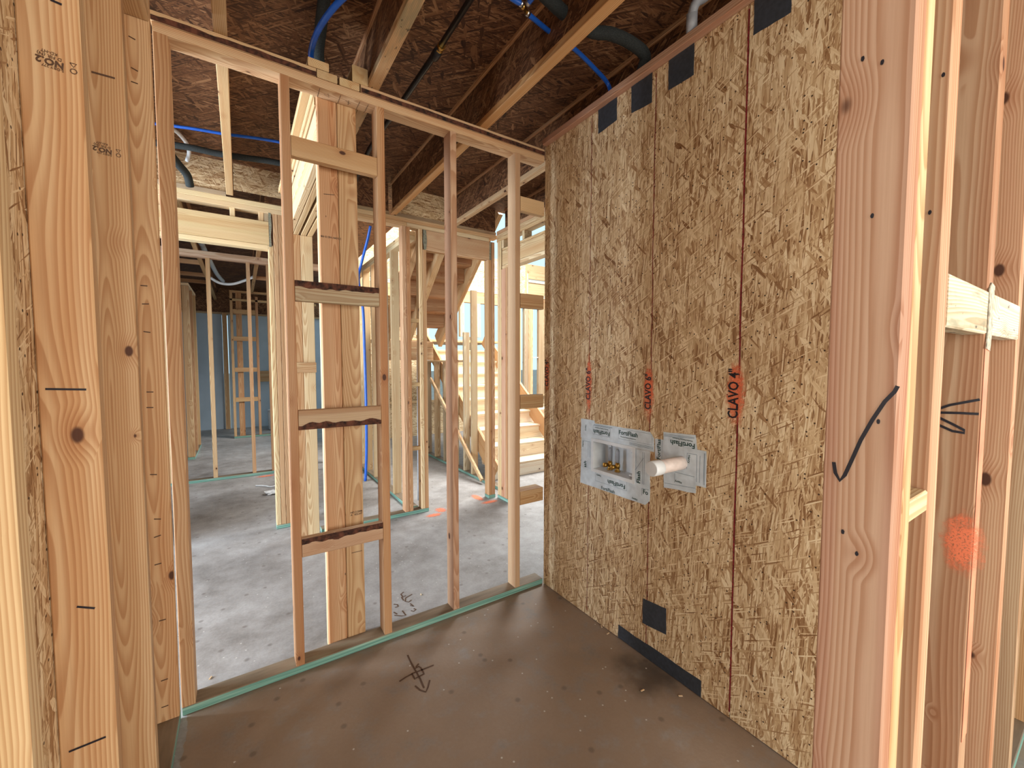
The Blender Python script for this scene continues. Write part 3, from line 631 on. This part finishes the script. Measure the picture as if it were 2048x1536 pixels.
strokes(c1, 'check_mark', [sX([(1668, 924), (1671, 945), (1680, 961), (1690, 950), (1704, 920), (1722, 880), (1745, 840), (1770, 803), (1790, 783), (1796, 772)], 0.795)], (-1, 0, 0), 0.0052, M['marker'])
strokes(c3, 'arrow_mark', [sX([(1876, 818), (1900, 810), (1960, 799)], 1.37), sX([(1876, 825), (1920, 826), (1958, 828)], 1.37), sX([(1876, 834), (1905, 848), (1928, 860), (1929, 866), (1905, 862), (1876, 849)], 1.37)], (-1, 0, 0), 0.0056, M['marker'])
poly(c3, 'paint_stripe', [(1.3715, YC, 0.62), (1.4185, YC, 0.62), (1.4185, YC, 1.545), (1.3715, YC, 1.545)], (0, -1, 0), 0.0006, M['orange'], 0.0002)
blob(c3, 'sprayed_mark', onX(1925, 1085, 1.37), 0.040, 0.085, (-1, 0, 0), 8.0)
for x, y, X_, P_ in ((1726, 118, .795, c1), (1765, 125, .795, c1), (1745, 432, .795, c1), (1686, 1063, .795, c1), (1714, 1107, .795, c1), (1757, 843, .795, c1), (1887, 150, .984, c2), (1860, 425, .984, c2)):
    blob(P_, 'nail_hole', onX(x, y, X_), 0.0022, 0.0038, (-1, 0, 0), x, M['marker'])

# ------------------------------------------------------------------ double wall running away behind the back wall (post, header, far studs)
wp = wall('wall_middle')
pst = [board(wp, 'post_stud', 0.349, 0.438, YA + T4 + 0.001, YA + T4 + T2, 0.001, ZP - 0.001 + 0.04, PINK), board(wp, 'post_stud', 0.440, 0.531, YA + T4 + 0.001, YA + T4 + T2, 0.001, ZP + 0.035, TAN),
       board(wp, 'post_stud', 0.349, 0.438, YA + T4 + T2 + 0.001, YA + T4 + 2 * T2, 0.001, 2.53, STRAW), board(wp, 'post_stud', 0.440, 0.531, YA + T4 + T2 + 0.001, YA + T4 + 2 * T2, 0.001, 2.53, TAN)]
for xa, xb, za, zb in ((0.339, 0.428, ZL, ZT - 0.003), (0.438, 0.530, ZL, ZT - 0.003), (0.302, 0.392, ZT, 2.904), (0.497, 0.571, ZT - 0.002, 2.944)):
    board(wp, 'top_plate', xa, xb, YA, 3.90, za, zb, (0.62, 0.45, 0.25), 1)
board(wp, 'top_plate', 0.349, 0.438, YA + T4 + 2 * T2, 3.9, ZP, ZL - 0.001, STRAW, 1); board(wp, 'top_plate', 0.440, 0.531, YA + T4 + 2 * T2, 3.9, ZP, ZL - 0.001, TAN, 1)
for xa in (0.350, 0.391, 0.446, 0.492): board(wp, 'header_ply', xa, xa + T2, YA + T4 + T2 + 0.002, 3.84, 2.532, 2.760, STRAW if xa < .36 else PALE, 1)
for xa, t in ((0.350, PINK), (0.441, STRAW)):
    q = board(wp, 'trimmer_stud', xa, xa + 0.090, 3.80, 3.838, 0.001, 2.53, t)
board(wp, 'block', 0.352, 0.533, 3.775, 3.799, 1.415, 1.498, GOLD, 0)
strokes(pst[0], 'pencil_mark', [[onY(647, 388, 2.256), onY(669, 390, 2.256)]], (0, -1, 0), 0.003, M['stamp'])
text(pst[0], 'grade_stamp', '2 S-DRY NO D FIR', 0.012, onY(662, 475, 2.256), (-1, 0, 0), (0, 0, -1), M['stamp'], 0.0003)
text(pst[1], 'grade_stamp', 'NO 2 DFIR\nA   KD-HT', 0.013, onY(713, 1026, 2.256), (1, 0, 0), (0, 0, 1), M['stamp'], 0.0003)
strokes(pst[1], 'pencil_mark', [[onY(703, 1106, 2.256), onY(724, 1101, 2.256)]], (0, -1, 0), 0.003, M['stamp'])

# ------------------------------------------------------------------ far wall, left part (doorway with header)
wd = wall('wall_far_left'); YF = 4.20
board(wd, 'lower_top_plate', -2.2, 0.56, YF, YF + T4, ZP, ZL, STRAW, 0); board(wd, 'upper_top_plate', -2.2, 0.56, YF, YF + T4, ZL, ZT, (0.72, 0.58, 0.36), 0)
h = board(wd, 'header', -0.75, 0.243, YF, YF + T2, 2.515, 2.712, (0.62, 0.49, 0.27), 0); board(wd, 'header', -0.75, 0.243, YF + 0.05, YF + T4, 2.515, 2.712, STRAW, 0)
board(wd, 'header_plate', -0.75, 0.236, YF, YF + T4, 2.476, 2.513, STRAW, 0)
for xa, xb in ((-0.49, -0.452), (-0.033, 0.004), (0.172, 0.209)): board(wd, 'cripple', xa, xb, YF + 0.02, YF + T4, 2.713, ZP, STRAW)
board(wd, 'cripple', 0.212, 0.243, YF + 0.01, YF + T4, 2.713, ZP, GREY)
board(wd, 'trimmer_stud', 0.237, 0.274, YF, YF + T4, 0.039, 2.512, STRAW); board(wd, 'king_stud', 0.276, 0.313, YF, YF + T4, 0.039, ZP, (0.58, 0.36, 0.2)); board(wd, 'king_stud', 0.315, 0.352, YF, YF + T4, 0.039, ZP, PINK)
board(wd, 'trimmer_stud', -0.79, -0.752, YF, YF + T4, 0.039, ZP, STRAW)
plate_green(wd, 0.237, 0.56, YF, YF + T4); plate_green(wd, -2.2, -0.752, YF, YF + T4)
poly(wd, 'sealant', [(0.243, YF, 2.50), (0.262, YF, 2.50), (0.258, YF, 2.60), (0.266, YF, 2.68), (0.262, YF, 2.79), (0.243, YF, 2.79), (0.246, YF, 2.62)], (0, -1, 0), 0.002, M['caulk'])

# ------------------------------------------------------------------ far wall, right part (doorway to the stair hall)
wk = wall('wall_far_right'); YK = 3.88
board(wk, 'upper_top_plate', 0.56, 1.14, YK, YK + T4, ZL, ZT, STRAW, 0); board(wk, 'upper_top_plate', 1.142, 2.36, YK, YK + T4, ZL, ZT, PALE, 0)
board(wk, 'lower_top_plate', 0.56, 1.36, YK, YK + T4, ZP, ZL - 0.001, PALE, 0); board(wk, 'lower_top_plate', 1.362, 2.26, YK, YK + T4, ZP, ZL - 0.001, STRAW, 0)
board(wk, 'header', 1.530, 2.272, YK, YK + T2, 2.596, ZP - 0.002, (0.60, 0.42, 0.25), 0); board(wk, 'header', 1.530, 2.272, YK + 0.05, YK + T4, 2.596, ZP - 0.002, TAN, 0)
for xa, xb, t, zt in ((1.310, 1.350, (0.60, 0.38, 0.22), ZP), (1.352, 1.391, PINK, ZP), (1.478, 1.514, STRAW, ZP), (1.516, 1.552, PINK, 2.594), (2.249, 2.288, PINK, 2.594), (2.290, 2.330, (0.50, 0.30, 0.18), ZP)):
    board(wk, 'stud', xa, xb, YK, YK + T4, 0.039, zt, t)
for z in (1.887, 1.263, 0.63): board(wk, 'block', 1.392, 1.477, YK + 0.02, YK + 0.06, z, z + T2, PALE, 0)
plate_green(wk, 0.56, 1.552, YK, YK + T4); plate_green(wk, 2.249, 2.332, YK, YK + T4)
poly(wk, 'sealant', [(1.53, YK, 2.59), (1.552, YK, 2.60), (1.560, YK, 2.68), (1.552, YK, 2.78), (1.524, YK, 2.785), (1.520, YK, 2.67)], (0, -1, 0), 0.002, M['caulk'])
poly(wk, 'sealant', [(2.262, YK, 2.595), (2.286, YK, 2.595), (2.286, YK, 2.785), (2.266, YK, 2.785)], (0, -1, 0), 0.002, M['caulk'])
# wall running back beside it (studs with their wide side to us)
wm = wall('wall_closet')
plate_green(wm, 1.392, 1.480, 4.00, 7.0)
for i, y in enumerate((4.50, 4.90, 5.30, 5.70, 6.10)):
    board(wm, 'stud', 1.392, 1.480, y, y + T2, 0.039, 2.70, (STRAW, GREY, STRAW, PALE, STRAW)[i])
board(wm, 'top_plate', 1.392, 1.480, 3.98, 7.0, 2.70, 2.74, STRAW, 1); board(wm, 'top_plate', 1.392, 1.480, 3.98, 7.0, 2.742, 2.78, PALE, 1)
brd(wm, 'brace', (1.10, 5.2, 2.35), (0.92, 5.2, 1.75), T2, T2, STRAW); board(wm, 'stud', 1.19, 1.28, 6.2, 6.24, 0.04, 2.1, STRAW); board(wm, 'block', 0.95, 1.19, 6.2, 6.24, 1.5, 1.54, PALE, 0); board(wm, 'stud', 1.07, 1.16, 6.6, 6.64, 0.04, 2.8, RED)
brd(wm, 'brace', (1.45, 4.9, 2.66), (1.33, 4.9, 2.2), 0.03, 0.03, STRAW)
panel(wm, 'strand_board', (3.2, 8.6, 0.0), (0, 0, 1), (-1, 0, 0), 3.1, 1.75, 0.012, M['osb'])

# ------------------------------------------------------------------ wall between hall and stairs, with its deep header
ws = wall('wall_stairs'); XL = 2.35
for xa, z0_, z1_ in ((XL, ZP, ZL - .001), (XL, ZL, ZT), ): board(ws, 'top_plate', XL, XL + T4, 1.2, 3.87, z0_, z1_, PALE, 1)
board(ws, 'top_plate', XL, XL + T4, 1.2, 3.87, ZT + .001, 2.904, RED, 1)
for k, xx in enumerate((XL, XL + 0.045)): board(ws, 'header', xx, xx + T2, 1.6, 3.76, 2.523, 2.672, (0.66, 0.48, 0.27), 1)
board(ws, 'header_plate', XL, XL + T4, 1.6, 3.76, 2.484, 2.521, STRAW, 1); board(ws, 'header_plate', XL, XL + T4, 1.6, 3.76, 2.674, 2.70, TAN, 1)
for y0_, y1_, t, zt in ((3.822, 3.858, STRAW, ZP), (3.782, 3.819, PALE, ZP), (3.700, 3.779, (0.56, 0.34, 0.22), 2.483), (3.66, 3.697, PINK, 2.483)): board(ws, 'stud', XL, XL + T4, y0_, y1_, 0.039, zt, t)
for y in (3.73, 3.35, 2.95): board(ws, 'cripple', XL, XL + T4, y, y + T2, 2.702, ZP, STRAW)
plate_green(ws, XL, XL + T4, 3.63, 3.862)

# ------------------------------------------------------------------ stairs: lower flight, landing, upper flight
lf = wall('staircase', None, 'unfinished pale wooden staircase climbing away behind the framed walls', 'stairs', (2.45, 4.43, 0))
RIS, RUN = 0.19, 0.25
for n in range(1, 10):
    y = 4.43 + RUN * (n - 1); xr = 4.35 if n <= 4 else 3.8; z = RIS * n
    board(lf, 'riser', 2.632, xr, y + 0.03, y + 0.05, z - RIS, z - 0.028, (0.86, 0.79, 0.62), 0)
    board(lf, 'tread', 2.632, xr + 0.01, y, y + 0.29, z - 0.028, z, (0.76, 0.67, 0.50), 0)
ca, sa = RUN, RIS
for xx in (2.59, 3.75): brd(lf, 'stringer', (xx + 0.02, 4.33, 0.15), (xx + 0.02, 6.66, 1.92), T2, 0.235, (0.50, 0.31, 0.15), up=(0, -sa, ca))
board(lf, 'landing', 1.6, 4.2, 6.75, 8.0, 1.86, 1.90, PALE, 0)
uf = wall('upper_staircase', None, 'underside of the upper flight of stairs seen through the far right doorway', 'stairs', (2.45, 5.7, 1.8))
def prof(Y): return 2.737 - 0.83 * (Y - 4.464)
for xa, xb in ((1.935, 2.01), (2.445, 2.50), (1.64, 1.71)):
    xm = (xa + xb) / 2; y0_, y1_ = 3.98, 5.68; d = Vector((0, y1_ - y0_, prof(y1_) - prof(y0_))).normalized(); up = Vector((0, 0.83, 1)).normalized()
    brd(uf, 'stringer', Vector((xm, y0_, prof(y0_))) + up * 0.11, Vector((xm, y1_, prof(y1_))) + up * 0.11, xb - xa, 0.22, TAN, up=up)
for k in range(8):
    y = 5.60 - 0.21 * k; z = prof(y) + 0.20
    board(uf, 'tread', 1.715, 2.44, y - 0.13, y + 0.12, z, z + 0.028, RED, 0); board(uf, 'riser', 1.715, 2.44, y - 0.14, y - 0.12, z + 0.02, z + 0.20, (0.44, 0.26, 0.14), 0)
for k in range(3): board(uf, 'landing_beam', 1.55, 2.42, 5.82, 5.87, 1.53 + k * 0.093, 1.62 + k * 0.093, GOLD, 0)
# wall below the stairs
wu = wall('wall_under_stairs')
plate_green(wu, 2.495, 2.584, 4.02, 6.4)
for y, zt, t in ((4.74, 2.42, STRAW), (4.96, 1.9, (0.76, 0.66, 0.46)), (5.30, 1.62, STRAW), (5.62, 1.5, GREY), (5.95, 1.5, STRAW), (6.3, 1.5, GREY)): board(wu, 'stud', 2.497, 2.584, y, y + T2, 0.039, zt, t)
board(wu, 'top_plate', 2.497, 2.584, 5.0, 6.4, 1.50, 1.53, PALE, 1)
brd(wu, 'brace', (2.45, 6.0, 1.25), (2.45, 4.40, 0.05), 0.03, 0.05, PALE)

# ------------------------------------------------------------------ outside wall behind the stairs, with tall windows open to the sky
wx = wall('wall_outside'); YX = 8.0
kx = YX / 9.0
def xw(x, y=700): return onY(x, y, YX).x
zs, zh = 0.72, 2.78
for a, b, t in ((1049, 1056.5, GREY), (1057, 1060, GOLD), (1060.5, 1066, PALE), (1078, 1092, (0.50, 0.34, 0.2)), (1032, 1042, STRAW)):
    board(wx, 'stud', xw(a), xw(b), YX, YX + T4, zs, zh, t)
for a in (2.75, 3.15, 3.55, 3.95, 4.35): board(wx, 'stud', a, a + 0.09, YX, YX + T4, 2.05, zh, STRAW)
for a in (3.0, 3.8, 4.2): board(wx, 'stud', a, a + 0.06, YX, YX + T4, zs, 2.05, STRAW)
board(wx, 'sill', 1.6, 8.4, YX - 0.02, YX + T4 + 0.03, zs - T2, zs, PALE, 0); board(wx, 'header', 1.6, 8.4, YX, YX + T4, zh, zh + 0.24, PINK, 0)
board(wx, 'top_plate', 1.6, 8.4, YX - 0.01, YX + T4, zh + 0.242, zh + 0.28, (0.85, 0.76, 0.55), 0); board(wx, 'top_plate', 1.6, 8.4, YX - 0.01, YX + T4, zh + 0.282, zh + 0.32, (0.85, 0.76, 0.55), 0)
panel(wx, 'strand_board', (8.4, YX + T4 + 0.002, 0.0), (0, 0, 1), (-1, 0, 0), zs - 0.05, 6.8, 0.012, M['osb'])
panel(wx, 'strand_board', (xw(1053.5, 550), YX + 0.05, zh + 0.33), (0, 0, 1), (-1, 0, 0), 0.66, 1.9, 0.012, M['osb'])
board(wx, 'rim_board', xw(1053.5, 550) + 0.06, 8.4, YX + 0.03, YX + 0.07, zh + 0.33, zh + 0.66, GOLD, 0); board(wx, 'post', xw(1053.5, 550), xw(1057, 550), YX, YX + 0.09, zh + 0.33, zh + 0.80, STRAW)
board(wx, 'rail', xw(1055, 550), 8.4, YX, YX + 0.04, zh + 0.60, zh + 0.66, (0.80, 0.74, 0.55), 0); board(wx, 'beam', 3.0, 8.4, YX + 0.1, YX + 0.14, zh + 0.70, zh + 1.05, GOLD, 0)
board(wx, 'rail', xw(1066), xw(1078), YX + 0.03, YX + 0.06, 1.60, 1.625, (0.75, 0.75, 0.72), 0)

panel(wx, 'strand_board', (3.55, YX + 0.12, 3.05), (0, 0, 1), (-1, 0, 0), 2.4, 2.3, 0.012, M['osb'])
for a in (1.4, 1.85, 2.3, 2.75, 3.2): board(wx, 'stud', a, a + 0.09, YX + 0.02, YX + 0.11, 3.1, 5.4, STRAW)
board(wx, 'rim_board', 1.3, 3.55, YX, YX + 0.04, zh + 0.33, zh + 0.60, GOLD, 0)
# ------------------------------------------------------------------ room far behind on the left
wg = wall('wall_room'); YG = 6.38
board(wg, 'lower_top_plate', -2.6, 1.3, YG, YG + T4, ZP, ZL, (0.60, 0.42, 0.29), 0); board(wg, 'upper_top_plate', -2.6, 1.3, YG, YG + T4, ZL, ZT, (0.60, 0.43, 0.28), 0)
plate_green(wg, -2.6, 0.345, YG, YG + T4)
for a, b, t in ((-0.318, -0.274, PALE), (0.103, 0.145, PINK), (0.326, 0.364, RED), (-0.76, -0.72, PALE)): board(wg, 'stud', a, b, YG, YG + T4, 0.039, ZP, t)
wq = wall('wall_beyond')
for y, t in ((8.0, TAN), (8.55, RED), (9.12, TAN)): board(wq, 'stud', -0.705, -0.616, y, y + T2, 0.039, 2.66, t)
board(wq, 'post', -0.70, -0.62, 8.04, 8.10, 0.039, 2.66, GREY); board(wq, 'top_plate', -0.705, -0.616, 7.98, 9.2, 2.662, 2.70, STRAW, 1); plate_green(wq, -0.705, -0.616, 7.98, 9.2)
wt = wall('wall_ladder'); YT = 9.75
board(wt, 'stud', -0.13, -0.085, YT, YT + T4, 0.039, 2.86, TAN); board(wt, 'stud', -0.035, 0.06, YT + 0.04, YT + 0.078, 0.039, 2.86, PINK); board(wt, 'stud', 0.29, 0.335, YT, YT + T4, 0.039, 2.80, PINK)
for z in (2.45, 1.92, 1.31, 0.72): board(wt, 'block', -0.083, 0.288, YT, YT + T2, z, z + 0.085, TAN, 0)
for z in (2.70, 2.86): board(wt, 'top_plate', -0.13, 1.4, YT, YT + T4, z, z + T2, PALE, 0)
plate_green(wt, -0.13, 0.9, YT, YT + T4)
wz = wall('wall_rear')
panel(wz, 'wall_panel', (-0.305, 11.3, 0.0), (0, 0, 1), (-1, 0, 0), 2.60, 3.4, 0.02, M['panel_blue']); panel(wz, 'wall_panel', (2.2, 11.3, 0.0), (0, 0, 1), (-1, 0, 0), 2.60, 2.4, 0.02, M['panel_blue'])
board(wz, 'stud', -0.30, -0.21, 11.22, 11.31, 0.0, 2.6, GOLD); board(wz, 'top_plate', -3.6, 2.2, 11.24, 11.32, 2.57, 2.61, GREY, 0); panel(wz, 'strand_board', (2.2, 11.33, 2.55), (0, 0, 1), (-1, 0, 0), 0.64, 5.8, 0.012, M['osb_shaded'])
board(wz, 'rail', 0.35, 1.0, 11.2, 11.24, 1.05, 1.3, GOLD, 0)
wv = wall('wall_side'); panel(wv, 'wall_panel', (-2.6, 4.4, 0), (0, 1, 0), (0, 0, 1), 7.0, 3.1, 0.02, M['panel_blue'])
wv2 = wall('wall_hall'); panel(wv2, 'strand_board', (-2.2, 4.31, 0), (1, 0, 0), (0, 0, 1), 1.4, 2.78, 0.01, M['osb'])

# ------------------------------------------------------------------ pipes in the ceiling
def P3(z, *pts): return [onZ(x, y, z) for x, y in pts]
def pipe(pts, r, mat, name, label, cat='pipe', seg=14): return tag(tube(None, name, pts, r, mat, seg), label, cat)
pipe([(-0.95, 3.72, 3.02)] + P3(3.0, (348, 252), (450, 268), (553, 283)) + [(0.62, 3.28, 3.0)], 0.0095, M['blue'], 'blue_tube', 'blue water tube crossing level through the ceiling bay at the upper left')
pipe([(-0.9, 3.95, 3.0)] + P3(2.98, (348, 290), (450, 310), (553, 325)) + [(0.7, 3.60, 2.98)], 0.021, M['foam'], 'insulated_pipe', 'black foam-covered pipe running level just below the blue tube, upper left')
pipe([onY(338, 305, 3.9), onY(356, 328, 3.98), onY(374, 350, 4.06), onY(380, 372, 4.12)], 0.028, M['foam'], 'insulated_pipe', 'short bent black insulated pipe dropping to the wall plate at the upper left')
pipe([onY(338, 296, 4.0), onY(350, 312, 4.02), onY(372, 343, 4.05)], 0.010, M['blue'], 'blue_tube', 'short dark blue tube bending down beside the drooping insulated pipe')
pipe([onY(334, 252, 3.75), onY(356, 266, 3.82), onY(374, 288, 3.95), onY(378, 305, 4.02), onY(374, 322, 4.08)], 0.013, M['white'], 'white_tube', 'curved white tube hanging behind the black pipe at the upper left')
pipe([onZ(655, -60, 3.08), onZ(648, 0, 3.08), onZ(641, 60, 3.04), onZ(637, 112, 2.99), (0.40, 2.34, 2.90)], 0.026, M['foam'], 'insulated_pipe', 'thick black insulated pipe dropping behind the sawn plate ends above the back wall')
pipe([onZ(735, -45, 3.0), onZ(682, 0, 2.97), onZ(650, 38, 2.95), onZ(630, 75, 2.94), onZ(622, 112, 2.93), (0.345, 2.24, 2.88)], 0.0125, M['blue'], 'blue_tube', 'bright blue tube curving down in front of the thick black pipe at the top')
gas = wall('gas_pipe', None, 'slim black coated gas pipe with a brass coupling hanging below the subfloor', 'pipe')
ga = [Vector((0.862, 0.2, 3.04)), onZ(945, 0, 3.02), onZ(880, 95, 3.02)]
tube(gas, 'pipe_length', [Vector((0.862, -1.0, 3.02)), onZ(881, 92, 3.02)], 0.0135, M['black_pipe'], smoothpath=False)
ge = onZ(738, 300, 3.0)
tube(gas, 'pipe_length', [onZ(879, 95, 3.02), onZ(800, 210, 3.01), ge, Vector((0.86, 3.84, 2.99))], 0.0150, M['black_pipe'])
dd = (onZ(870, 112, 3.02) - onZ(884, 90, 3.02)); c0 = onZ(884, 90, 3.02)
turned(gas, 'coupling', c0, c0 + dd, [(0, .019), (.25, .019), (.26, .0145), (.32, .0145), (.33, .019), (.5, .019), (.51, .017)], M['brass'], 8)
turned(gas, 'collar', c0 + dd * 0.4, c0 + dd * 1.25, [(0, .019), (.3, .022), (.8, .022), (1, .016)], M['black_pipe'], 12)
bt = wall('branched_blue_tube', None, 'blue water tube with clamped brass tee at the top, passing through the joist', 'pipe')
tee = onZ(1050, 16, 3.0)
tube(bt, 'tube_length', [onZ(950, -75, 3.0), onZ(1015, -10, 3.0), onZ(1043, 8, 3.0)], 0.0105, M['blue'])
tube(bt, 'tube_length', [onZ(1056, 28, 3.0), onZ(1085, 52, 3.0), onZ(1112, 73, 3.0), onZ(1150, 99, 3.0), onZ(1190, 138, 3.0), onZ(1214, 165, 2.99), (1.70, 1.62, 2.93), (1.71, 1.62, 2.86)], 0.0105, M['blue'])
tube(bt, 'tube_length', [onZ(1056, 6, 3.0), onZ(1068, -8, 3.0), onZ(1110, -60, 3.0)], 0.0105, M['blue'])
turned(bt, 'tee', onZ(1041, 6, 3.0), onZ(1057, 28, 3.0), [(0, .008), (.2, .008), (.21, .011), (.45, .011), (.46, .008), (.8, .008), (1, .008)], M['brass'], 10)
for a, b in (((1040, 5), (1044, 10)), ((1053, 24), (1057, 29)), ((1055, 8), (1059, 3))): turned(bt, 'clamp', onZ(*a, 3.0), onZ(*b, 3.0), [(0, .0125), (1, .0125)], M['steel'], 12)
pipe([onZ(1075, -25, 3.01), onZ(1110, 10, 3.01), onZ(1143, 38, 3.01), onZ(1185, 63, 3.01), onZ(1222, 68, 3.01), onZ(1262, 86, 3.0), onZ(1290, 112, 2.98), (1.70, 1.42, 2.92), (1.71, 1.41, 2.86)], 0.027, M['foam'], 'insulated_pipe', 'black foam-covered pipe going through the joist and down behind the strand board')
cd = wall('grey_conduit', None, 'grey plastic conduit elbow rising above the strand board at the top', 'conduit')
tube(cd, 'elbow', [onZ(1440, -40, 3.06), onZ(1412, -8, 3.05), onZ(1392, 6, 3.02), onZ(1384, 30, 2.98)], 0.0190, M['grey'], 18)
tube(cd, 'socket', [onZ(1384, 26, 2.98), onZ(1383, 72, 2.91)], 0.0225, M['grey'], 18)
pipe([onY(741, 452, 3.99), onY(735, 480, 4.05), onY(722, 530, 4.2), onY(717, 560, 4.2), onY(726, 620, 4.2), onY(729, 700, 4.2), onY(732, 800, 4.2), onY(733, 900, 4.2), onY(731, 962, 4.2)], 0.013, M['blue'], 'blue_tube', 'blue tube hanging down to the slab just right of the middle post')
pipe([onY(835, 500, 4.1), onY(837, 700, 4.1), onY(838, 1000, 4.1)], 0.016, M['grey'], 'grey_tube', 'thin grey tube standing between the far right doorway studs')
pipe([onY(420, 555, 8.0), onY(440, 566, 8.0), onY(465, 568, 8.0), onY(492, 560, 8.0), onY(510, 552, 8.0)], 0.02, M['white'], 'white_tube', 'white tube sagging below the dark ceiling of the far left room')
pipe([onZ(400, 482, 2.95), onZ(432, 545, 2.95), onZ(446, 562, 2.95)], 0.03, M['panel_blue'], 'grey_duct', 'dark blue grey duct under the joists of the far left room')
web_marks = text(jg, 'lettering', 'JOIST', 0.10, (1.2268 - 0.0012, 3.55, 3.02), (0, 0, 1), (0, 1, 0), M['marker'], 0.001, 0.0)
tx = text(ceil, 'lettering', 'T&G  1 IN', 0.085, onZ(1042, 243, 3.169), (-1, 0, 0), (0, 1, 0), M['marker'], 0.001, 0.0015)
frm2 = strokes(ceil, 'stamp_frame', [[onZ(1018, 228, 3.169), onZ(1066, 232, 3.169), onZ(1078, 246, 3.169), onZ(1028, 238, 3.169), onZ(1018, 228, 3.169)]], (0, 0, -1), 0.012, M['marker'])

# ------------------------------------------------------------------ marks and scraps on the slab
def fl(pts): return [onZ(x, y, 0) for x, y in pts]
k6 = 160 / 1117.
def q6(*pts): return fl([(740 + x * k6, 1180 + y * k6) for x, y in pts])
strokes(floor, 'arrow_mark', [q6((525, 910), (570, 1010), (625, 1110), (700, 1240), (755, 1370)), q6((630, 1340), (700, 1400), (780, 1425), (810, 1360), (835, 1260)), q6((410, 1280), (500, 1220), (600, 1165), (720, 1120), (890, 1050)), q6((585, 1170), (630, 1250)), q6((625, 1100), (680, 1070), (710, 1090), (750, 1160)), q6((640, 1080), (680, 1030)), q6((640, 1235), (760, 1170))], (0, 0, 1), 0.008, M['stamp'])
strokes(floor, 'scribble', [q6((470, 30), (430, 60), (460, 100), (500, 80)), q6((590, 60), (500, 110), (490, 160), (540, 170), (580, 140)), q6((560, 190), (610, 230), (560, 220)), q6((570, 290), (610, 300), (640, 275), (610, 260)), q6((330, 200), (380, 205), (395, 230), (350, 245)), q6((450, 290), (500, 355), (440, 365), (340, 355)), q6((330, 310), (380, 340)), q6((440, 100), (470, 150))], (0, 0, 1), 0.008, M['stamp'])
blob(floor, 'sprayed_mark', (1.66, 3.84, 0), 0.07, 0.09, (0, 0, 1), 1.1, off=0.002); blob(floor, 'sprayed_mark', (1.55, 3.75, 0), 0.10, 0.05, (0, 0, 1), 2.1, off=0.002)
blob(floor, 'sprayed_mark', (2.16, 3.98, 0), 0.06, 0.14, (0, 0, 1), 3.1, off=0.002); blob(floor, 'sprayed_mark', (2.20, 3.78, 0), 0.13, 0.05, (0, 0, 1), 4.1, off=0.002); blob(floor, 'sprayed_mark', (0.25, 6.28, 0), 0.14, 0.05, (0, 0, 1), 5.1, off=0.002)
def crumple(name, c, r, label, cat, mat, seed):
    V, F = [], []; A, B = 10, 5
    for j in range(B + 1):
        for i in range(A):
            a = 2 * math.pi * i / A; b = math.pi * j / B; d = Vector((math.cos(a) * math.sin(b), math.sin(a) * math.sin(b), math.cos(b)))
            q = 1 + 0.7 * noise.noise(d * 2.1 + Vector((seed, 0, 0))); V.append(Vector(c) + Vector((d.x * r * q, d.y * r * q * 0.8, max(0.002, r * 0.30 + d.z * r * 0.32 * q))))
    for j in range(B):
        for i in range(A): F.append((j * A + i, j * A + (i + 1) % A, (j + 1) * A + (i + 1) % A, (j + 1) * A + i))
    return tag(link(name, V, F, mat), label, cat)
crumple('plastic_scrap', (0.268, 5.38, 0), 0.075, 'crumpled clear-white plastic scrap on the slab beside the far doorway jamb', 'scrap', M['dust'], 1)
tag(tube(None, 'plastic_strip', [(0.12, 5.83, 0.008), (0.20, 5.76, 0.012), (0.27, 5.68, 0.008), (0.34, 5.69, 0.012)], 0.007, M['dust'], 6), 'thin white plastic strip on the slab behind the far left doorway', 'scrap')
for i, (x, y) in enumerate(((1203, 1254), (1216, 1268), (421, 1357), (842, 1190), (1361, 1393), (1285, 1382))):
    p = onZ(x, y, 0); a = R.uniform(0, 3.1)
    o = brd(None, 'wood_chip', p + Vector((math.cos(a) * .009, math.sin(a) * .009, .0035)), p - Vector((math.cos(a) * .009, math.sin(a) * .009, -.0035)), 0.006, 0.004, (0.75, 0.62, 0.42))
    tag(o, ('pale wood chip at the foot of the strand board near the black strip', 'second pale wood chip by the strand board, a hand nearer than the first', 'white chip on the slab beside the left end of the treated sill', 'white chip on the slab between the third and second studs', 'pale chip in front of the dark stain by the black strip', 'small chip inside the dark stain on the slab')[i], 'wood chip', 'wood chips on the slab')
jug = wall('container', None, 'white container with a red mark standing behind the ladder framing, far left room', 'container', (0.62, 10.6, 0))
turned(jug, 'body', (0.62, 10.6, 0.0), (0.62, 10.6, 0.42), [(0, .10), (.05, .12), (.9, .13), (1, .12)], M['white'], 16); turned(jug, 'lid', (0.62, 10.6, 0.42), (0.62, 10.6, 0.45), [(0, .135), (1, .13)], M['white'], 16)
poly(jug, 'red_mark', [(0.57, 10.47, 0.22), (0.66, 10.47, 0.22), (0.66, 10.47, 0.36), (0.57, 10.47, 0.36)], (0, -1, 0), 0.004, M['red'])
